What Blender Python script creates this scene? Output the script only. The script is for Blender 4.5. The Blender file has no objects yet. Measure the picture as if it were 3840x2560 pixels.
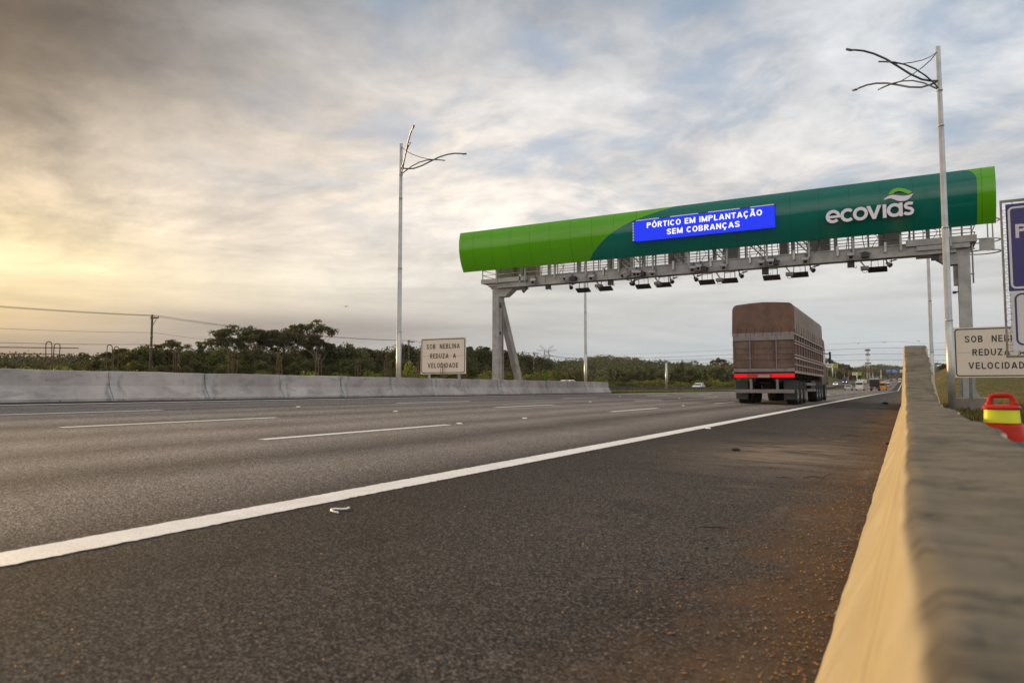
import bpy, math, random
import numpy as np
from mathutils import Vector, Matrix

random.seed(7)
RNG = np.random.default_rng(7)
SC = bpy.context.scene
COL = SC.collection
PI = math.pi

# ------------------------------------------------------------------ camera
# world: X right across the carriageway, Y along it, Z up; eye 0.85 m above the shoulder
CAMZ = 0.85
RM = np.array([[0.87378687, -0.48532163, 0.03097458],
               [0.48630778, 0.87186392, -0.05794866],
               [0.00111812, 0.06569796, 0.99783893]])   # columns: right, forward, up
cam_d = bpy.data.cameras.new("camera")
cam = bpy.data.objects.new("camera", cam_d)
COL.objects.link(cam)
m4 = Matrix.Identity(4)
for i in range(3):
    m4[i][0] = RM[i][0]; m4[i][1] = RM[i][2]; m4[i][2] = -RM[i][1]
m4[2][3] = CAMZ
cam.matrix_world = m4
cam_d.sensor_width = 36.0
cam_d.lens = 24.825
cam_d.clip_start = 0.02
cam_d.clip_end = 8000
cam_d.dof.use_dof = True
cam_d.dof.focus_distance = 28.0
cam_d.dof.aperture_fstop = 3.2
SC.camera = cam

# ------------------------------------------------------------------ colour management
SC.view_settings.view_transform = 'Standard'
SC.view_settings.look = 'None'
SC.view_settings.exposure = 0.0
SC.view_settings.gamma = 1.0

# ------------------------------------------------------------------ sun and sky
SUN_AZ = math.radians(76)      # left of the road direction (+Y towards -X)
SUN_EL = math.radians(9)
sdir = Vector((-math.sin(SUN_AZ) * math.cos(SUN_EL), math.cos(SUN_AZ) * math.cos(SUN_EL), math.sin(SUN_EL)))
sun_d = bpy.data.lights.new("sun", 'SUN')
sun_d.energy = 4.6
sun_d.angle = math.radians(7)
sun_d.color = (1.0, 0.66, 0.30)
sun = bpy.data.objects.new("sun", sun_d)
COL.objects.link(sun)
sun.rotation_euler = sdir.to_track_quat('Z', 'Y').to_euler()


class NT:
    """small helper to wire shader nodes"""
    def __init__(self, tree):
        self.t = tree
    def n(self, kind, **kw):
        nd = self.t.nodes.new(kind)
        for k, v in kw.items():
            setattr(nd, k, v)
        return nd
    def put(self, sock, v):
        if hasattr(v, 'is_output'):
            self.t.links.new(v, sock)
        elif v is not None:
            if sock.type == 'RGBA' and len(v) == 3:
                v = (*v, 1.0)
            sock.default_value = v
    def math(self, op, a, b=None, c=None, clamp=False):
        nd = self.n('ShaderNodeMath', operation=op, use_clamp=clamp)
        self.put(nd.inputs[0], a)
        if b is not None: self.put(nd.inputs[1], b)
        if c is not None: self.put(nd.inputs[2], c)
        return nd.outputs[0]
    def vmath(self, op, a, b=None):
        nd = self.n('ShaderNodeVectorMath', operation=op)
        self.put(nd.inputs[0], a)
        if b is not None: self.put(nd.inputs[1], b)
        return nd.outputs['Value'] if op in ('DOT_PRODUCT', 'LENGTH') else nd.outputs[0]
    def sep(self, v):
        nd = self.n('ShaderNodeSeparateXYZ'); self.put(nd.inputs[0], v)
        return nd.outputs
    def comb(self, x, y, z):
        nd = self.n('ShaderNodeCombineXYZ')
        for s, v in zip(nd.inputs, (x, y, z)): self.put(s, v)
        return nd.outputs[0]
    def mix(self, f, a, b, blend='MIX'):
        nd = self.n('ShaderNodeMix', data_type='RGBA', blend_type=blend)
        self.put(nd.inputs[0], f); self.put(nd.inputs[6], a); self.put(nd.inputs[7], b)
        return nd.outputs[2]
    def noise(self, vec, scale, detail=4, rough=0.5, dist=0.0):
        nd = self.n('ShaderNodeTexNoise')
        if vec is not None: self.put(nd.inputs['Vector'], vec)
        nd.inputs['Scale'].default_value = scale; nd.inputs['Detail'].default_value = detail
        nd.inputs['Roughness'].default_value = rough; nd.inputs['Distortion'].default_value = dist
        return nd.outputs['Fac']
    def ramp(self, f, stops, interp='LINEAR'):
        nd = self.n('ShaderNodeValToRGB')
        cr = nd.color_ramp; cr.interpolation = interp
        while len(cr.elements) < len(stops): cr.elements.new(0.5)
        for e, (p, c) in zip(cr.elements, stops):
            e.position = p
            e.color = (*c, 1.0) if hasattr(c, '__len__') else (c, c, c, 1.0)
        self.put(nd.inputs[0], f)
        return nd.outputs[0]
    def step(self, v, lo, hi):
        nd = self.n('ShaderNodeMapRange', interpolation_type='SMOOTHSTEP')
        self.put(nd.inputs[0], v); nd.inputs[1].default_value = lo; nd.inputs[2].default_value = hi
        nd.inputs[3].default_value = 0.0; nd.inputs[4].default_value = 1.0
        return nd.outputs[0]


def srgb(r, g, b):
    f = lambda c: (c / 255 / 12.92) if c / 255 <= 0.04045 else ((c / 255 + 0.055) / 1.055) ** 2.4
    return (f(r), f(g), f(b))


world = bpy.data.worlds.new("World")
SC.world = world
world.use_nodes = True
wt = world.node_tree
wt.nodes.clear()
w = NT(wt)
tc = w.n('ShaderNodeTexCoord')
N = w.vmath('NORMALIZE', tc.outputs['Generated'])
nx, ny, nz = w.sep(N)
el = w.math('MULTIPLY', w.math('ARCSINE', nz), 180 / PI)                       # degrees of elevation
az = w.math('MULTIPLY', w.math('ARCTAN2', w.math('MULTIPLY', nx, -1.0), ny), 180 / PI)   # degrees left of road
elpos = w.math('MAXIMUM', el, 0.0)
# the cloud deck, seen on a flat layer high above so it crowds together toward the horizon
den = w.math('ADD', w.math('MAXIMUM', nz, 0.0), 0.20)
px_ = w.math('DIVIDE', nx, den)
py_ = w.math('DIVIDE', ny, den)
deck = w.comb(px_, py_, 0.0)
rot = w.n('ShaderNodeMapping')
rot.inputs['Rotation'].default_value = (0, 0, math.radians(-52))
rot.inputs['Scale'].default_value = (0.95, 1.15, 1.0)
w.put(rot.inputs['Vector'], deck)
wn = w.n('ShaderNodeTexNoise'); wn.inputs['Scale'].default_value = 1.1; wn.inputs['Detail'].default_value = 3
w.put(wn.inputs['Vector'], deck)
wr, wg, wb = w.sep(wn.outputs['Color'])
deckw = w.vmath('ADD', rot.outputs[0], w.comb(w.math('MULTIPLY', wr, 0.45), w.math('MULTIPLY', wg, 0.45), 0.0))
n_big = w.noise(deckw, 1.25, 3, 0.45, 0.0)
n_mid = w.noise(w.vmath('ADD', deckw, (3.3, 1.7, 0.0)), 3.1, 8, 0.58, 0.0)
n_fine = w.noise(w.vmath('ADD', deckw, (7.3, 2.1, 0.0)), 10.0, 8, 0.62, 0.0)
# long flat layers near the horizon
bandv = w.comb(w.math('MULTIPLY', az, 0.028), w.math('MULTIPLY', el, 0.36), 0.0)
bandw = w.noise(bandv, 1.0, 5, 0.55, 0.6)
E = lambda d: d / 60.0
elf = w.math('DIVIDE', elpos, 60.0, clamp=True)
cool = w.ramp(elf, [(E(0), srgb(186, 191, 194)), (E(3), srgb(190, 195, 198)), (E(7), srgb(208, 208, 206)),
                    (E(12), srgb(225, 221, 217)), (E(17), srgb(226, 222, 219)), (E(22), srgb(206, 207, 210)), (E(30), srgb(182, 186, 193)),
                    (E(60), srgb(180, 184, 192))])
warm = w.ramp(elf, [(E(0), srgb(176, 152, 132)), (E(2.6), srgb(178, 156, 134)), (E(4.6), srgb(226, 192, 140)), (E(8), srgb(255, 232, 180)),
                    (E(12), srgb(228, 203, 165)), (E(17), srgb(180, 160, 134)), (E(23), srgb(134, 118, 100)), (E(32), srgb(98, 88, 79)),
                    (E(60), srgb(130, 124, 118))])
wf = w.ramp(w.math('DIVIDE', w.math('ADD', az, 180.0), 360.0),
            [(0.0, 0.25), (0.40, 0.10), (0.497, 0.0), (0.53, 0.0), (0.58, 0.08), (0.615, 0.24), (0.645, 0.52), (0.672, 0.88), (0.685, 1.0), (0.74, 1.0), (0.82, 0.6), (1.0, 0.25)])
base = w.mix(wf, cool, warm)
# a pale sunlit mass reaching from the sunset up to the right, and the clear sunset window low at the left
def lobe(a0, e0, sa, se, slope=0.0):
    da = w.math('SUBTRACT', az, a0)
    de = w.math('SUBTRACT', w.math('SUBTRACT', el, e0), w.math('MULTIPLY', da, slope))
    q = w.math('ADD', w.math('POWER', w.math('DIVIDE', da, sa), 2.0), w.math('POWER', w.math('DIVIDE', de, se), 2.0))
    return w.math('EXPONENT', w.math('MULTIPLY', q, -1.0))
base = w.mix(w.math('MULTIPLY', lobe(46.0, 16.0, 18.0, 6.5, -0.14), 0.68), base, srgb(250, 235, 218))
base = w.mix(w.math('MULTIPLY', lobe(66.0, 9.0, 9.0, 4.0), 0.7), base, srgb(255, 231, 184))
base = w.mix(w.math('MULTIPLY', lobe(64.0, 24.0, 17.0, 8.0, 0.1), 0.42), base, srgb(108, 96, 84))
base = w.mix(w.math('MULTIPLY', lobe(47.0, 4.6, 15.0, 1.5, -0.02), 0.75), base, srgb(160, 150, 144))
base = w.mix(w.math('MULTIPLY', lobe(-5.0, 20.0, 14.0, 14.0), 0.25), base, srgb(186, 194, 202))
# brightness of the clouds
shade = w.math('ADD', w.math('MULTIPLY', w.math('SUBTRACT', n_big, 0.5), 1.25),
               w.math('ADD', w.math('MULTIPLY', w.math('SUBTRACT', n_mid, 0.5), 1.25), w.math('MULTIPLY', w.math('SUBTRACT', n_fine, 0.5), 0.6)))
shade = w.math('MULTIPLY', shade, w.math('ADD', 0.15, w.math('MULTIPLY', w.step(el, 5.0, 14.0), 0.85)))
band = w.math('MULTIPLY', w.math('SUBTRACT', bandw, 0.5), w.math('SUBTRACT', 1.0, w.step(el, 8.0, 17.0)))
lum = w.math('ADD', 1.04, w.math('ADD', shade, w.math('MULTIPLY', band, 0.95)))
# unseen sky overhead and behind the viewer is brightened to add fill light
lum = w.math('MULTIPLY', lum, w.math('ADD', 1.0, w.math('ADD', w.math('MULTIPLY', w.step(el, 34.0, 55.0), 1.5), w.math('MULTIPLY', w.step(w.math('ABSOLUTE', w.math('SUBTRACT', az, 30.0)), 70.0, 120.0), 0.9))))
lumv = w.comb(w.math('MULTIPLY', lum, 1.0), w.math('ADD', w.math('MULTIPLY', lum, 0.97), 0.03), w.math('ADD', w.math('MULTIPLY', lum, 0.90), 0.10))
clouds = w.vmath('MULTIPLY', base, lumv)
sky = w.n('ShaderNodeTexSky', sky_type='NISHITA')
sky.sun_disc = False
sky.sun_elevation = SUN_EL
sky.sun_rotation = 2 * PI - SUN_AZ
sky.dust_density = 2.0
# thin places where the blue comes through: high, and away from the sunset
gap = w.math('MULTIPLY', w.math('SUBTRACT', 1.0, w.step(n_mid, 0.36, 0.56)), w.step(el, 9.0, 17.0))
gap = w.math('MULTIPLY', gap, w.math('MULTIPLY', w.math('SUBTRACT', 1.0, w.math('MULTIPLY', wf, 1.35), clamp=True), 0.95))
skyc = w.vmath('MULTIPLY', clouds, (9.2, 9.2, 9.2))
bluish = w.vmath('MULTIPLY', sky.outputs[0], (1.0, 1.0, 1.0))
final = w.mix(gap, skyc, w.mix(0.55, skyc, w.vmath('ADD', bluish, (1.6, 2.3, 3.4))))
bg = w.n('ShaderNodeBackground')
bg.inputs['Strength'].default_value = 0.11
w.put(bg.inputs['Color'], final)
wo = w.n('ShaderNodeOutputWorld')
wt.links.new(bg.outputs[0], wo.inputs['Surface'])


# ------------------------------------------------------------------ picture <-> place
def wray(x, y):
    return RM @ np.array([(x - 1920) / 2648.0, 1.0, -(y - 1280) / 2648.0])
def at_y(x, y, Y):
    r = wray(x, y); p = r * (Y / r[1]); return np.array([p[0], p[1], p[2] + CAMZ])
def at_x(x, y, X):
    r = wray(x, y); p = r * (X / r[0]); return np.array([p[0], p[1], p[2] + CAMZ])
def at_d(x, y, D):
    r = wray(x, y) * D; return np.array([r[0], r[1], r[2] + CAMZ])

TILT = 0.0265
YK = 235.0
GR = 0.0155
def zy(Y):
    Y = np.asarray(Y, float)
    return np.where(Y < YK - 12, 0, np.where(Y > YK + 12, GR * (Y - YK), GR * (Y - YK + 12) ** 2 / 48.0)) * np.where(Y > 1300, 1300.0 / np.maximum(Y, 1), 1)
def xs(Y):
    Y = np.asarray(Y, float)
    t = np.clip((Y - 60) / 180.0, 0, 1)
    return 1.5 * t * t
def zroad(X, Y):
    return TILT * np.clip(-np.asarray(X, float), -1, 18.2) + zy(Y)
def on_road(x, y):
    r = wray(x, y); t = -CAMZ / (r[2] + TILT * r[0]); p = r * t
    return np.array([p[0], p[1], p[2] + CAMZ])
def ss(a, b, v):
    t = np.clip((np.asarray(v, float) - a) / (b - a), 0, 1); return t * t * (3 - 2 * t)


# ------------------------------------------------------------------ mesh builder
class MB:
    def __init__(self):
        self.v = []; self.f = []; self.s = []
    def add(self, verts, faces, smooth=False):
        o = len(self.v)
        self.v.extend([tuple(map(float, p)) for p in verts])
        for f in faces:
            self.f.append([i + o for i in f]); self.s.append(smooth)
        return self
    def box(self, x0, x1, y0, y1, z0, z1):
        v = [(x0, y0, z0), (x1, y0, z0), (x1, y1, z0), (x0, y1, z0), (x0, y0, z1), (x1, y0, z1), (x1, y1, z1), (x0, y1, z1)]
        return self.add(v, [(0, 3, 2, 1), (4, 5, 6, 7), (0, 1, 5, 4), (1, 2, 6, 5), (2, 3, 7, 6), (3, 0, 4, 7)])
    def obox(self, c, half, rot):
        """oriented box; rot = 3x3 columns"""
        c = np.array(c, float); R = np.array(rot, float)
        v = []
        for sz in (-1, 1):
            for sx, sy in ((-1, -1), (1, -1), (1, 1), (-1, 1)):
                v.append(c + R @ (np.array([sx, sy, sz]) * half))
        return self.add(v, [(0, 3, 2, 1), (4, 5, 6, 7), (0, 1, 5, 4), (1, 2, 6, 5), (2, 3, 7, 6), (3, 0, 4, 7)])
    def bar(self, a, b, wx, wz=None, up=(0, 0, 1)):
        a = np.array(a, float); b = np.array(b, float); wz = wz or wx
        d = b - a; L = np.linalg.norm(d); d /= L
        u = np.array(up, float)
        if abs(d.dot(u)) > 0.98: u = np.array([0, 1, 0.0])
        s = np.cross(d, u); s /= np.linalg.norm(s); t = np.cross(s, d)
        return self.obox((a + b) / 2, (wx / 2, L / 2, wz / 2), np.stack([s, d, t], 1))
    def tube(self, path, r, n=8, cap=True, smooth=True):
        P = np.array(path, float); k = len(P)
        R = np.full(k, r, float) if np.isscalar(r) else np.array(r, float)
        T = np.gradient(P, axis=0); T /= np.linalg.norm(T, axis=1)[:, None] + 1e-12
        ref = np.array([0, 0, 1.0]) if abs(T[0][2]) < 0.9 else np.array([1.0, 0, 0])
        vs = []
        for i in range(k):
            s = np.cross(T[i], ref); ns = np.linalg.norm(s)
            if ns < 1e-6: s = np.array([1.0, 0, 0]); ns = 1
            s /= ns; t = np.cross(s, T[i])
            ref = t
            for j in range(n):
                a = 2 * PI * j / n
                vs.append(P[i] + R[i] * (math.cos(a) * s + math.sin(a) * t))
        fs = [(i * n + j, i * n + (j + 1) % n, (i + 1) * n + (j + 1) % n, (i + 1) * n + j) for i in range(k - 1) for j in range(n)]
        self.add(vs, fs, smooth)
        if cap:
            o = len(self.v) - k * n
            self.f.append([o + j for j in range(n)][::-1]); self.s.append(False)
            self.f.append([o + (k - 1) * n + j for j in range(n)]); self.s.append(False)
        return self
    def prism(self, poly, f, d0, d1, smooth=False):
        """poly of (a, b), f(a, b, d) -> xyz"""
        n = len(poly)
        v = [f(a, b, d0) for a, b in poly] + [f(a, b, d1) for a, b in poly]
        fs = [(i, (i + 1) % n, n + (i + 1) % n, n + i) for i in range(n)]
        self.add(v, fs, smooth)
        o = len(self.v) - 2 * n
        self.f.append([o + i for i in range(n)][::-1]); self.s.append(False)
        self.f.append([o + n + i for i in range(n)]); self.s.append(False)
        return self
    def grid(self, pts, smooth=True, close=False):
        """pts[i][j] -> xyz"""
        a = len(pts); b = len(pts[0])
        v = [p for row in pts for p in row]
        fs = []
        for i in range(a - 1):
            for j in range(b - 1 + (1 if close else 0)):
                j2 = (j + 1) % b
                fs.append((i * b + j, i * b + j2, (i + 1) * b + j2, (i + 1) * b + j))
        return self.add(v, fs, smooth)
    def lathe(self, prof, c, n=24, smooth=True):
        rows = []
        for r, z in prof:
            rows.append([(c[0] + r * math.cos(2 * PI * j / n), c[1] + r * math.sin(2 * PI * j / n), c[2] + z) for j in range(n)])
        self.grid(rows, smooth, close=True)
        o = len(self.v) - len(prof) * n
        self.f.append([o + j for j in range(n)][::-1]); self.s.append(False)
        self.f.append([o + (len(prof) - 1) * n + j for j in range(n)]); self.s.append(False)
        return self
    def build(self, name, mat, parent=None, bevel=0.0, world=True, rot=None):
        me = bpy.data.meshes.new(name)
        V = np.array(self.v, float)
        if parent is not None and world:
            V = V - np.array(WL.get(parent.name, (0, 0, 0)))
        me.from_pydata(V.tolist(), [], self.f)
        me.polygons.foreach_set('use_smooth', self.s)
        me.update()
        o = bpy.data.objects.new(name, me)
        COL.objects.link(o)
        if mat is not None: me.materials.append(mat)
        if parent is not None:
            o.parent = parent
            WL[o.name] = WL.get(parent.name, (0, 0, 0))
        if bevel > 0:
            b = o.modifiers.new('bevel', 'BEVEL'); b.width = bevel; b.segments = 2; b.limit_method = 'ANGLE'
        return o

WL = {}
def build_split(mb, name, mat, parent, bevel=0.0, world=True):
    """one object per loose piece"""
    par = list(range(len(mb.v)))
    def find(i):
        while par[i] != i:
            par[i] = par[par[i]]; i = par[i]
        return i
    for f in mb.f:
        for j in f[1:]: par[find(j)] = find(f[0])
    groups = {}
    for f, sm in zip(mb.f, mb.s): groups.setdefault(find(f[0]), []).append((f, sm))
    out = []
    for fs in groups.values():
        ids = sorted({i for f, _ in fs for i in f}); mp = {i: k for k, i in enumerate(ids)}
        m2 = MB(); m2.v = [mb.v[i] for i in ids]; m2.f = [[mp[i] for i in f] for f, _ in fs]; m2.s = [sm for _, sm in fs]
        out.append(m2.build(name, mat, parent, bevel, world))
    return out
def mesh_np(name, V, F, mat, parent=None, smooth=False):
    """fast mesh from numpy quads"""
    me = bpy.data.meshes.new(name)
    V = np.asarray(V, np.float32); F = np.asarray(F, np.int32)
    k = F.shape[1]
    me.vertices.add(len(V)); me.vertices.foreach_set('co', V.ravel())
    me.loops.add(F.size); me.loops.foreach_set('vertex_index', F.ravel())
    me.polygons.add(len(F))
    me.polygons.foreach_set('loop_start', np.arange(0, F.size, k, dtype=np.int32))
    me.polygons.foreach_set('loop_total', np.full(len(F), k, np.int32))
    me.update(calc_edges=True)
    if smooth: me.polygons.foreach_set('use_smooth', np.ones(len(F), bool))
    o = bpy.data.objects.new(name, me)
    COL.objects.link(o)
    if mat is not None: me.materials.append(mat)
    if parent is not None: o.parent = parent
    return o

def tag(o, label=None, cat=None, group=None, kind=None):
    if label: o['label'] = label
    if cat: o['category'] = cat
    if group: o['group'] = group
    if kind: o['kind'] = kind
    return o
def thing(name, loc, label, cat, group=None, rz=0.0):
    o = bpy.data.objects.new(name, None)
    COL.objects.link(o)
    o.empty_display_size = 0.3
    o.location = tuple(map(float, loc)); o.rotation_euler = (0, 0, rz)
    WL[o.name] = tuple(map(float, loc))
    return tag(o, label, cat, group)
def dup(root, loc, label=None, rz=None, scale=None):
    r = root.copy(); COL.objects.link(r); r.location = tuple(map(float, loc))
    if rz is not None: r.rotation_euler = (0, 0, rz)
    if scale is not None: r.scale = scale
    if label: r['label'] = label
    for ch in list(root.children):
        c = ch.copy(); COL.objects.link(c); c.parent = r
        for g in list(ch.children):
            d = g.copy(); COL.objects.link(d); d.parent = c
    return r

def sweep(pts, wd, mb, y0, y1):
    """a flat stroke of constant width in (x, z), from y0 (front) to y1 (back)"""
    P = np.array(pts, float); T = np.gradient(P, axis=0); T /= np.linalg.norm(T, axis=1)[:, None] + 1e-12
    Nn = np.stack([-T[:, 1], T[:, 0]], 1) * wd / 2
    A = P + Nn; B = P - Nn; k = len(P)
    v = [(q[0], y0, q[1]) for q in A] + [(q[0], y0, q[1]) for q in B] + [(q[0], y1, q[1]) for q in A] + [(q[0], y1, q[1]) for q in B]
    f = []
    for i in range(k - 1):
        f += [(i, i + 1, k + i + 1, k + i), (2 * k + i, 3 * k + i, 3 * k + i + 1, 2 * k + i + 1), (i, 2 * k + i, 2 * k + i + 1, i + 1), (k + i, k + i + 1, 3 * k + i + 1, 3 * k + i)]
    f += [(0, k, 3 * k, 2 * k), (k - 1, 3 * k - 1, 4 * k - 1, 2 * k - 1)]
    mb.add(v, f)
def earc(cx, cz, rx, rz, a0, a1, n=16):
    return [(cx + rx * math.cos(math.radians(q)), cz + rz * math.sin(math.radians(q))) for q in np.linspace(a0, a1, n)]
def glyph(ch, t):
    """strokes of a capital letter of height 1 with stroke width t -> (width, [polylines])"""
    a = t / 2
    V = lambda x, z0=0.0, z1=1.0: [(x, z0), (x, z1)]
    Hh = lambda z, x0, x1: [(x0, z), (x1, z)]
    acc = []
    base_ = {'Ó': 'O', 'Ç': 'C', 'Ã': 'A'}.get(ch, ch)
    if base_ == ' ': return 0.30, []
    w_ = {'I': t, 'M': 0.86, 'N': 0.70, 'O': 0.76, 'C': 0.72, 'A': 0.78, 'V': 0.76, 'L': 0.56, 'E': 0.58, 'T': 0.64, 'U': 0.70}.get(base_, 0.66)
    if base_ == 'I': S_ = [V(a)]
    elif base_ == 'E': S_ = [V(a), Hh(1 - a, a, w_), Hh(.51, a, w_ * .92), Hh(a, a, w_)]
    elif base_ == 'L': S_ = [V(a), Hh(a, a, w_)]
    elif base_ == 'T': S_ = [V(w_ / 2, 0, 1 - a), Hh(1 - a, 0, w_)]
    elif base_ == 'N': S_ = [V(a), V(w_ - a), [(a, 0.97), (w_ - a, 0.03)]]
    elif base_ == 'M': S_ = [V(a), V(w_ - a), [(a * 1.1, 0.97), (w_ / 2, 0.06)], [(w_ - a * 1.1, 0.97), (w_ / 2, 0.06)]]
    elif base_ == 'A': S_ = [[(a * .9, 0), (w_ / 2 - a * .1, .97)], [(w_ - a * .9, 0), (w_ / 2 + a * .1, .97)], Hh(.28, w_ * .2, w_ * .8)]
    elif base_ == 'V': S_ = [[(a * .9, 1), (w_ / 2 - a * .1, .03)], [(w_ - a * .9, 1), (w_ / 2 + a * .1, .03)]]
    elif base_ == 'Z': S_ = [Hh(1 - a, 0, w_), Hh(a, 0, w_), [(a * 1.1, a), (w_ - a * 1.1, 1 - a)]]
    elif base_ == 'O': S_ = [earc(w_ / 2, .5, w_ / 2 - a, .5 - a + .01, 0, 360, 32)]
    elif base_ == 'C': S_ = [earc(w_ / 2, .5, w_ / 2 - a, .5 - a + .01, 40, 320, 26)]
    elif base_ == 'D': S_ = [V(a), [(a, 1 - a), (w_ * .42, 1 - a)] + earc(w_ * .42, .5, w_ * .58 - a, .5 - a, 85, -85, 14) + [(w_ * .42, a), (a, a)]]
    elif base_ in 'PR':
        S_ = [V(a), [(a, 1 - a), (w_ * .5, 1 - a)] + earc(w_ * .5, .73, w_ * .5 - a, .27 - a, 80, -80, 12) + [(w_ * .5, .46 + a), (a, .46 + a)]]
        if base_ == 'R': S_.append([(w_ * .48, .5), (w_ - a * .7, 0)])
    elif base_ == 'B':
        S_ = [V(a), [(a, 1 - a), (w_ * .5, 1 - a)] + earc(w_ * .48, .755, w_ * .47 - a, .245 - a, 80, -80, 10) + [(w_ * .48, .51), (a, .51)],
              [(a, .51), (w_ * .5, .51)] + earc(w_ * .5, .27, w_ * .5 - a, .27 - a, 80, -80, 10) + [(w_ * .5, a), (a, a)]]
    elif base_ == 'U': S_ = [[(a, 1), (a, .6), (a, .36)] + earc(w_ / 2, .36, w_ / 2 - a, .36 - a, 190, 350, 14) + [(w_ - a, .36), (w_ - a, .6), (w_ - a, 1)]]
    else:   # S
        S_ = [[(w_ - a * .8, .76), (w_ - a * 1.3, .86), (w_ * .68, 1 - a * 1.05), (w_ * .48, 1 - a), (w_ * .27, 1 - a * 1.2), (a * 1.2, .84), (a, .73), (a * 1.4, .62), (w_ * .35, .55), (w_ * .62, .475), (w_ - a * 1.3, .40), (w_ - a, .28),
                (w_ - a * 1.2, .17), (w_ * .73, a * 1.25), (w_ * .5, a), (w_ * .28, a * 1.15), (a * 1.2, .16), (a * .8, .27)]]
    if ch == 'Ó': S_.append([(w_ * .44, 1.07), (w_ * .62, 1.25)])
    if ch == 'Ã': S_.append([(w_ * .24, 1.10), (w_ * .32, 1.18), (w_ * .42, 1.18), (w_ * .56, 1.11), (w_ * .66, 1.11), (w_ * .75, 1.19)])
    if ch == 'Ç': S_.append([(w_ * .50, .03), (w_ * .56, -.10), (w_ * .50, -.19), (w_ * .34, -.20)])
    return w_, S_
def lettering(txt, x0, x1, z0, h, y, mat, parent, t=0.15, gap=0.16, thick=0.004):
    """capitals fitted between x0 and x1, standing on z0; front face at y"""
    tot = 0; items = []
    for ch in txt:
        w_, S_ = glyph(ch, t); items.append((tot, S_)); tot += w_ + gap
    tot -= gap
    sx = (x1 - x0) / tot
    out = []
    for off, S_ in items:
        if not S_: continue
        mb = MB()
        for k, pl in enumerate(S_):
            m2 = MB(); sweep(pl, t, m2, 0, 1)
            mb.add([(x0 + (off + q[0]) * sx, y - 0.0006 * k + q[1] * thick, z0 + q[2] * h) for q in m2.v], m2.f)
        out.append(mb.build('letter', mat, parent))
    return out


# ------------------------------------------------------------------ materials
def new_mat(name):
    m = bpy.data.materials.new(name); m.use_nodes = True
    t = m.node_tree; b = t.nodes['Principled BSDF']
    return m, NT(t), b
def obj_co(n):
    return n.n('ShaderNodeTexCoord').outputs['Object']
def bump(n, b, h, strength=0.3, dist=0.01):
    bp = n.n('ShaderNodeBump'); bp.inputs['Strength'].default_value = strength; bp.inputs['Distance'].default_value = dist
    n.put(bp.inputs['Height'], h); n.t.links.new(bp.outputs[0], b.inputs['Normal'])
def plain(name, c, rough=0.6, metal=0.0, var=0.18, scale=3.0, bmp=0.0, bscale=40.0, spec=None, dirt=None):
    m, n, b = new_mat(name)
    co = obj_co(n)
    f = n.noise(co, scale, 6, 0.6)
    lo = tuple(x * (1 - var) for x in c); hi = tuple(min(1, x * (1 + var)) for x in c)
    colr = n.mix(n.step(f, 0.3, 0.7), lo, hi)
    if dirt:
        colr = n.mix(n.math('MULTIPLY', n.step(n.noise(co, scale * 0.6, 7, 0.7, 0.5), 0.48, 0.75), dirt[1]), colr, dirt[0])
    n.put(b.inputs['Base Color'], colr)
    b.inputs['Roughness'].default_value = rough; b.inputs['Metallic'].default_value = metal
    if spec is not None: b.inputs['Specular IOR Level'].default_value = spec
    if bmp: bump(n, b, n.noise(co, bscale, 5, 0.6), bmp, 0.01)
    return m
def emit(name, c, s):
    m, n, b = new_mat(name)
    b.inputs['Base Color'].default_value = (*[x * 0.02 for x in c], 1); b.inputs['Specular IOR Level'].default_value = 0.1
    b.inputs['Emission Color'].default_value = (*c, 1); b.inputs['Emission Strength'].default_value = s
    return m

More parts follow.
